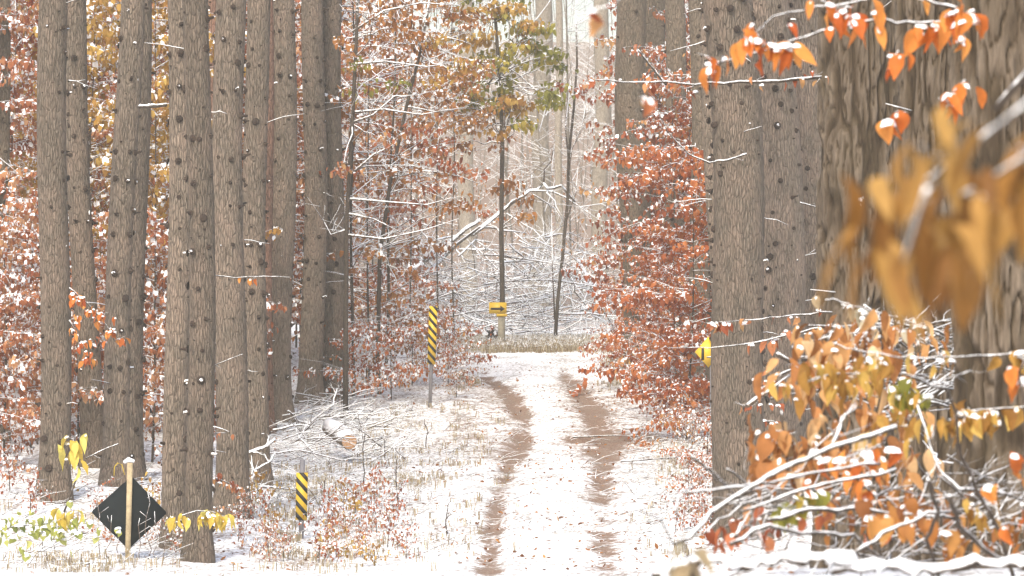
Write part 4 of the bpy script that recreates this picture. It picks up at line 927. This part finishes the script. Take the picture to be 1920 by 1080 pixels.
# near right brush heap: long branches, each lying loose
GN = 'long snowy branches of the near right brush heap'
near = [
    ([(1265, 1020), (1340, 960), (1440, 895), (1560, 840), (1680, 800)], .010, .014, 10.5, 'longest diagonal branch rising to the right over the heap', 1),
    ([(1285, 925), (1360, 912), (1440, 905), (1560, 880), (1650, 870)], .007, .007, 11.5, 'nearly level branch crossing the long diagonal one', 2),
    ([(1265, 960), (1275, 925), (1300, 912)], .004, .005, 11.5, 'short bent twig at the left end of the heap', 0),
    ([(1200, 955), (1240, 975), (1262, 1020)], .003, .004, 11.0, 'thin curved twig over the snow left of the heap', 0),
    ([(1390, 960), (1480, 925), (1580, 900), (1680, 880)], .008, .010, 12.0, 'second diagonal branch below the long one', 2),
    ([(1440, 975), (1520, 955), (1600, 955), (1700, 965), (1800, 975)], .012, .010, 12.0, 'thick snow covered branch along the middle of the heap', 2),
    ([(1370, 1020), (1440, 985), (1530, 1000), (1600, 1005), (1660, 1060)], .011, .009, 11.0, 'arched snow covered branch near the bottom', 2),
    ([(1600, 1040), (1660, 1000), (1740, 960), (1780, 960)], .010, .008, 11.0, 'short thick arched branch below the middle furrowed trunk', 1),
    ([(1690, 700), (1780, 730), (1800, 860), (1860, 960), (1900, 1080)], .007, .012, 11.5, 'tall bent branch descending to the lower right corner', 2),
    ([(1840, 920), (1800, 918), (1760, 880), (1720, 760)], .008, .005, 11.8, 'forked snow tipped branch in front of the middle furrowed trunk', 2),
    ([(1780, 930), (1800, 990), (1870, 1050), (1920, 1060)], .013, .012, 10.5, 'stout snow laden branch at the lower right corner', 1),
    ([(1320, 1000), (1370, 960), (1440, 930), (1500, 880), (1600, 760)], .006, .004, 12.5, 'slim dark branch rising steeply behind the heap', 2),
    ([(1680, 800), (1650, 835), (1600, 850)], .006, .004, 10.6, 'short fork hanging back from the long diagonal', 0),
    ([(1740, 900), (1760, 960), (1740, 1010), (1760, 1080)], .011, .009, 10.8, 'crooked upright snowy limb under the middle trunk', 1),
]
for i, (pts, r0, r1, d, l, fk) in enumerate(near):
    branch_thing('fallen_branch', [P(x, y, d + .12 * k) for k, (x, y) in enumerate(pts)], r0 * .6, r1 * .6, l, GN, forks=fk, seed=600 + i, m=TWIG_D, fl=.3, spread=.4)
bp = empty('brush_pile', gx(1600, 13.5), 'tangle of thin snowy branches filling the lower right corner', 'brush pile')
for k in range(75):
    Y = rg.uniform(12, 15.5); x = rg.uniform(1330, 1960); y = rg.uniform(930, 1070) if rg.random() < .8 else rg.uniform(880, 940); a = R(rg.gauss(0, 35)); L = rg.uniform(60, 200)
    branch_thing('branch', [P(x - L / 2 * math.cos(a), y + L / 2 * math.sin(a), Y), P(x, y - rg.uniform(0, 12), Y + .1), P(x + L / 2 * math.cos(a), y - L / 2 * math.sin(a), Y + .3)], rg.uniform(.002, .006), .0015, None, None, forks=2, seed=700 + k, parent=bp, m=TWIG_D, fl=.5, sides=6, ridge=k % 3 == 0)
bp2 = empty('brush_pile', gx(1650, 18), 'high heap of brown snow topped brush between the furrowed trunks', 'brush pile')
for k in range(80):
    Y = rg.uniform(17.5, 20); x = rg.gauss(1665, 85); top = 600 + 60 * ((x - 1660) / 150) ** 2; y = top + abs(rg.gauss(0, 90)); a = R(rg.gauss(4, 22)); L = rg.uniform(50, 170)
    branch_thing('branch', [P(x - L / 2 * math.cos(a), y + L / 2 * math.sin(a), Y), P(x, y - rg.uniform(0, 16), Y + .1), P(x + L / 2 * math.cos(a), y - L / 2 * math.sin(a) + rg.uniform(-10, 10), Y + .3)], rg.uniform(.004, .012), .003, None, None, forks=3, seed=900 + k, parent=bp2, m=TWIG_D if k % 4 else LOGM, fl=.4, sides=6, ridge=k % 5 == 0, spread=.6)
# near snow banks along the bottom edge
rgn = random.Random(91)
m = MB()
for (pts) in [[(1235, 1076), (1290, 1052), (1350, 1046), (1400, 1062), (1450, 1048), (1540, 1040), (1600, 1052)], [(1560, 1070), (1650, 1058), (1750, 1066), (1850, 1052), (1960, 1060)]]:
    q = [P(x, y + 4, 9.5) for x, y in pts]; qq = []
    for i in range(len(q) - 1):
        for t in np.arange(0, 1, .2): qq.append(q[i].lerp(q[i + 1], t) + Vector((rgn.uniform(-.01, .01), rgn.uniform(-.02, .02), rgn.uniform(-.008, .006))))
    qq.append(q[-1]); ob = MB(); rad = [rgn.uniform(.005, .021) for _ in qq]; ob.tube(qq, [r * .7 for r in rad], 8, 0); ob.tube([p + Vector((0, rgn.uniform(-.01, .01), .008 + rgn.uniform(-.004, .004))) for p in qq], rad, 9, 1)
    o = ob.build('snow_laden_limb', [TWIG_D, SNOW], None, True); tag(o, ['blurred snow laden limb lying along the bottom, left of the two', 'blurred snow laden limb in the bottom right corner'][0 if pts[0][0] < 1500 else 1], 'branch', 'snow laden limbs at the bottom edge')

# low plants
GP = 'low leafy plants at the foot of the trees'
overhang([(-20, 1000), (40, 985), (100, 985), (160, 1000)], 44, .010, .006, 'green snow capped leafy plant in the lower left corner', 'plant', GP, 110, .12, 'green', .45, 1.0, seed=51, twigs=10, tw=.18, width=.7, name='leafy_plant')
overhang([(120, 960), (150, 880), (135, 830), (145, 815)], 44, .012, .006, 'plant with large yellow leaves right of the first clear trunk', 'plant', GP, 22, .26, 'yellow', .12, .25, seed=52, twigs=4, tw=.12, width=.4, name='leafy_plant')
overhang([(335, 968), (370, 958), (400, 960), (428, 975)], 44, .008, .004, 'spray of yellow-green drooping leaves in front of the bottom edge trunk', 'plant', GP, 34, .20, 'yellow', .12, .6, seed=53, twigs=5, tw=.12, width=.4, name='leafy_plant')
overhang([(345, 815), (380, 812), (425, 812)], 50, .008, .005, 'snowy twig with rusty leaves high on the cluster trunks', 'plant', GP, 26, .11, 'rust', .10, .9, seed=54, twigs=3, tw=.12, name='leafy_twig')
overhang([(345, 885), (390, 890), (440, 910)], 50, .008, .005, 'lower snowy twig with rusty leaves on the cluster trunks', 'plant', GP, 28, .11, 'rust', .10, .9, seed=55, twigs=3, tw=.12, name='leafy_twig')
overhang([(130, 540), (165, 570), (200, 610), (215, 640)], 50, .010, .005, 'drooping branch of orange leaves between the first trunks', OB, GP, 60, .13, 'orange', .10, .8, seed=56, twigs=4, tw=.2)
overhang([(130, 600), (150, 640), (170, 680)], 50, .010, .005, 'lower drooping branch of orange leaves between the first trunks', OB, GP, 36, .13, 'orange', .10, .8, seed=57, twigs=3, tw=.2)
overhang([(395, 515), (440, 520), (495, 518), (545, 520)], 48, .008, .004, 'thin level snowy twig crossing the cluster trunks', OB, GP, 5, .10, 'orange', .06, .4, seed=58, twigs=1, tw=.1)
overhang([(260, 200), (290, 199), (313, 196)], 52, .028, .026, 'stubby thick branch stub loaded with snow beside the leaning trunk', OB, GP, 0, seed=59, twigs=0, name='branch_stub')
overhang([(385, 692), (420, 678), (455, 664)], 48, .007, .004, 'thin slanted snowy twig on the cluster trunks', OB, GP, 0, seed=60, twigs=1, tw=.2)
overhang([(160, 860), (190, 845), (222, 832)], 44, .008, .006, 'small snow covered twig above the diamond sign', OB, GP, 0, seed=61, twigs=2, tw=.3)
for i, (x, yb, h, d) in enumerate([(680, 905, 110, 58), (745, 950, 110, 54), (605, 935, 40, 54), (800, 840, 60, 68), (722, 870, 60, 62), (838, 1000, 60, 51), (655, 960, 30, 53)]):
    b = gx(x, y2d(yb)); hh = h / F * b.y; mb = MB(); r_ = random.Random(i); mb.tube(stick_pts(r_, (0, 0, -.05), (r_.uniform(-.06, .06), 0, hh), 5, .02), np.linspace(.012, .006, 6), 5)
    for k in range(3): z = hh * r_.uniform(.4, .9); mb.tube([(0, 0, z), (r_.uniform(-.15, .15), 0, z + .12)], [.005, .003], 4)
    tag(mb.build('dry_weed', [TWIG_D], None, False, b), ['tall thin dark stem right of the cut log', 'thin bare stem in the snow by the left track edge', 'short purple dark stem right of the near marker', 'bare stem below the far marker', 'thin stem between log and far marker', 'short stem on the snow near the left wheel track', 'short stem among red plants'][i], 'dry weed', 'bare stems standing in the snow')
PRO['low'] = sapling_proto(21, .55, 16, .42, 'rust', .085, 1.2, snow=.8, bare=.2, twigm=TWIG_S, stem=.008, name='low_shrub', up=(.2, 1.0)); PRO['low2'] = sapling_proto(22, .45, 14, .38, 'pink', .08, 1.5, snow=.8, bare=.1, stem=.007, name='low_shrub', up=(.2, 1.0)); PRO['low3'] = sapling_proto(23, .4, 14, .34, 'ochre', .09, 1.4, snow=.5, bare=.1, stem=.007, name='low_shrub', up=(.2, 1.0))
rl = random.Random(31)
lows = [(510, 1040), (530, 1056), (600, 1056), (628, 1050), (650, 1010), (680, 1045), (705, 1000), (645, 985), (622, 985), (665, 965), (700, 950), (640, 940), (730, 1030), (500, 1050), (495, 1000), (480, 960), (760, 1045), (675, 1020), (740, 990), (515, 1010), (450, 1030), (455, 990), (270, 1010), (300, 1000), (180, 1000), (290, 1040), (60, 1000), (120, 960), (20, 960), (230, 1045), (330, 1060), (700, 1060), (620, 1010)]
zone = lambda x: 'in the lower left corner' if x < 160 else 'under the dark diamond sign' if x < 340 else 'left of the near striped marker' if x < 555 else 'just right of the near striped marker' if x < 650 else 'between the near marker and the track'
zc = {}
for i, (x, y) in enumerate(lows):
    k = ['low', 'low2', 'low', 'low3'][i % 4]; cn = {'low': 'rust-leaved', 'low2': 'pinkish snowy', 'low3': 'ochre-leaved'}[k]; q = cn + zone(x); zc[q] = zc.get(q, 0) + 1
    place_sap(k, x, y2d(min(y, 1062)), f"low {cn} shrub {zone(x)}" + ('' if zc[q] == 1 else [', lower down', ', nearest the bottom edge', ', partly covered', ', behind the others', ', smallest', ', leafiest'][min(6, zc[q] - 2)]), 'low shrubs poking through the snow', rl.uniform(.6, 1.1), cat='shrub')
for i, (x, y) in enumerate([(1290, 960), (1315, 985), (1330, 1010), (1270, 1000), (1310, 930)]):
    place_sap('low', x, y2d(y), 'low rust shrub ' + ['at the left foot of the wide knotty trunk', 'below the wide trunk among the twigs', 'nearest the brush heap', 'on the snow left of the brush heap', 'just above the brush heap twigs'][i], 'low shrubs at the right verge', .8, cat='shrub')

# grass and litter: uncountable
def grass(name, label, spots, n, h, seed, pal=('tan', 'green')):
    rng = random.Random(seed); lv = Leaves(rng); mb = MB()
    for k in range(n):
        x0, x1, d0, d1 = rng.choice(spots); Y = rng.uniform(d0 - 1.5, d1 + 1.5); X = (rng.gauss((x0 + x1) / 2, (x1 - x0) * .3) - 960) / F * Y
        if fbm(np.array([X * 1.3]), np.array([Y * .6]), 33)[0] < .5 and name != 'grass': continue
        z = G(X, Y); hh = h * rng.uniform(.4, 1.2)
        for b in range(4):
            a = rng.uniform(0, 6.28); q = np.array([math.cos(a), math.sin(a), 0]) * hh * rng.uniform(.1, .7); p = np.array([X + rng.gauss(0, .03), Y + rng.gauss(0, .03), z]); wv = np.array([-math.sin(a), math.cos(a), 0]) * .006
            m1 = p + q * .4 + np.array([0, 0, hh * .7]); t1 = p + q + np.array([0, 0, hh * rng.uniform(.6, 1)])
            mb.add([p - wv, p + wv, m1 + wv, m1 - wv, t1], [(0, 1, 2, 3), (3, 2, 4)], [0, 1 if rng.random() < .78 else 0], rng.random())
    tag(mb.build(name, [LM[pal[0]], SNOW]), label, 'grass', kind='stuff')
grass('grass', 'frosted pale grass bank across the far end of the trail', [(870, 1150, 92, 100)], 4200, .24, 1)
bank = None
grass('verge_grass', 'frosted grass and weeds poking through the snow on the verges', [(480, 860, 48, 62), (640, 900, 60, 74), (1230, 1345, 50, 75), (0, 330, 46, 52), (1130, 1200, 76, 90), (860, 900, 76, 86), (440, 640, 50, 60)], 4200, .16, 2, ('tan', 'tan'))
rng = random.Random(44); lv = Leaves(rng)
for k in range(5000):
    Y = rng.uniform(47, 92); X = rng.uniform(-.10, .065) * Y; 
    if fbm(np.array([X * .9]), np.array([Y * .5]), 4)[0] < .45: continue
    lv.add((X, Y, G(X, Y) + .012), (rng.uniform(-1, 1), rng.uniform(-1, 1), rng.uniform(0, .5)), rng.uniform(.04, .1), rng.random() ** 2, rng.random() * .7)
for k in range(260):
    Y = rng.uniform(12.6, 14.4); X = rng.uniform(-.14, .14) * Y
    if not (-.06 < X / Y < .045 or rng.random() < .25): continue
    lv.add((X, Y, G(X, Y) + .005), (rng.uniform(-1, 1), rng.uniform(-1, 1), .2), rng.uniform(.02, .05), rng.random(), rng.random() * .5)
tag(lv.build('fallen_leaves', [LM['brown'], SNOW], droop=.25), 'fallen brown leaves scattered over the snow and tracks', 'leaf litter', kind='stuff')

rt = random.Random(66); mb = MB()
for k in range(2600):
    x0, x1, d0, d1 = rt.choice([(470, 880, 49, 76), (470, 760, 55, 74), (1180, 1345, 50, 78), (860, 1240, 50, 80), (0, 330, 46, 60)])
    Y = rt.uniform(d0, d1); X = (rt.uniform(x0, x1) - 960) / F * Y; z = G(X, Y); a = rt.gauss(0, .8); L = rt.uniform(.08, .55); e = abs(rt.gauss(0, .25))
    if x0 == 860 and rt.random() < .6: continue
    p = np.array([X, Y, z + .005]); q = p + np.array([math.cos(a), math.sin(a), e]) * L
    mb.tube([p, (p + q) / 2 + np.array([0, 0, L * .06]), q], [.006, .005, .002], 4, 0 if rt.random() < .35 else 1, cap=False)
tag(mb.build('twig_debris', [TWIG_D, TWIG_S]), 'small twigs and broken bits of brush strewn over the snow', 'twig litter', kind='stuff')
for i in range(7):
    b = gx([188, 205, 222, 262, 276, 292, 304][i], 47.6); rr_ = random.Random(i + 70); hh = rr_.uniform(.35, .95); mb = MB(); mb.tube(stick_pts(rr_, (0, 0, -.05), (rr_.uniform(-.12, .12), 0, hh), 5, .03), np.linspace(.007, .003, 6), 4)
    for k in range(2): z = hh * rr_.uniform(.4, .9); mb.tube([(0, 0, z), (rr_.uniform(-.2, .2), 0, z + .08)], [.004, .003], 4)
    tag(mb.build('dry_weed', [TWIG], None, False, b), 'thin dry weed stem standing in front of the dark diamond sign', 'dry weed', 'weed stems before the diamond sign')

# ------------------------------------------------------------------ haze: one closed box of thin bright air
hz = MB(); hz.box((0, 380, 40), (500, 900, 100)); m_, t_, o_ = mat('haze_air')
pv = t_.nodes.new('ShaderNodeVolumePrincipled'); pv.inputs['Color'].default_value = (.98, .94, .80, 1); pv.inputs['Density'].default_value = .00095; pv.inputs['Anisotropy'].default_value = .2
t_.links.new(pv.outputs[0], o_.inputs['Volume']); ho = hz.build('haze', [m_]); tag(ho, 'thin pale winter haze', kind='stuff')
SC.cycles.volume_step_rate = 10
for k, pr in PRO.items():
    if pr is not None and k not in used:
        for c in list(pr.children): bpy.data.objects.remove(c)
        bpy.data.objects.remove(pr)
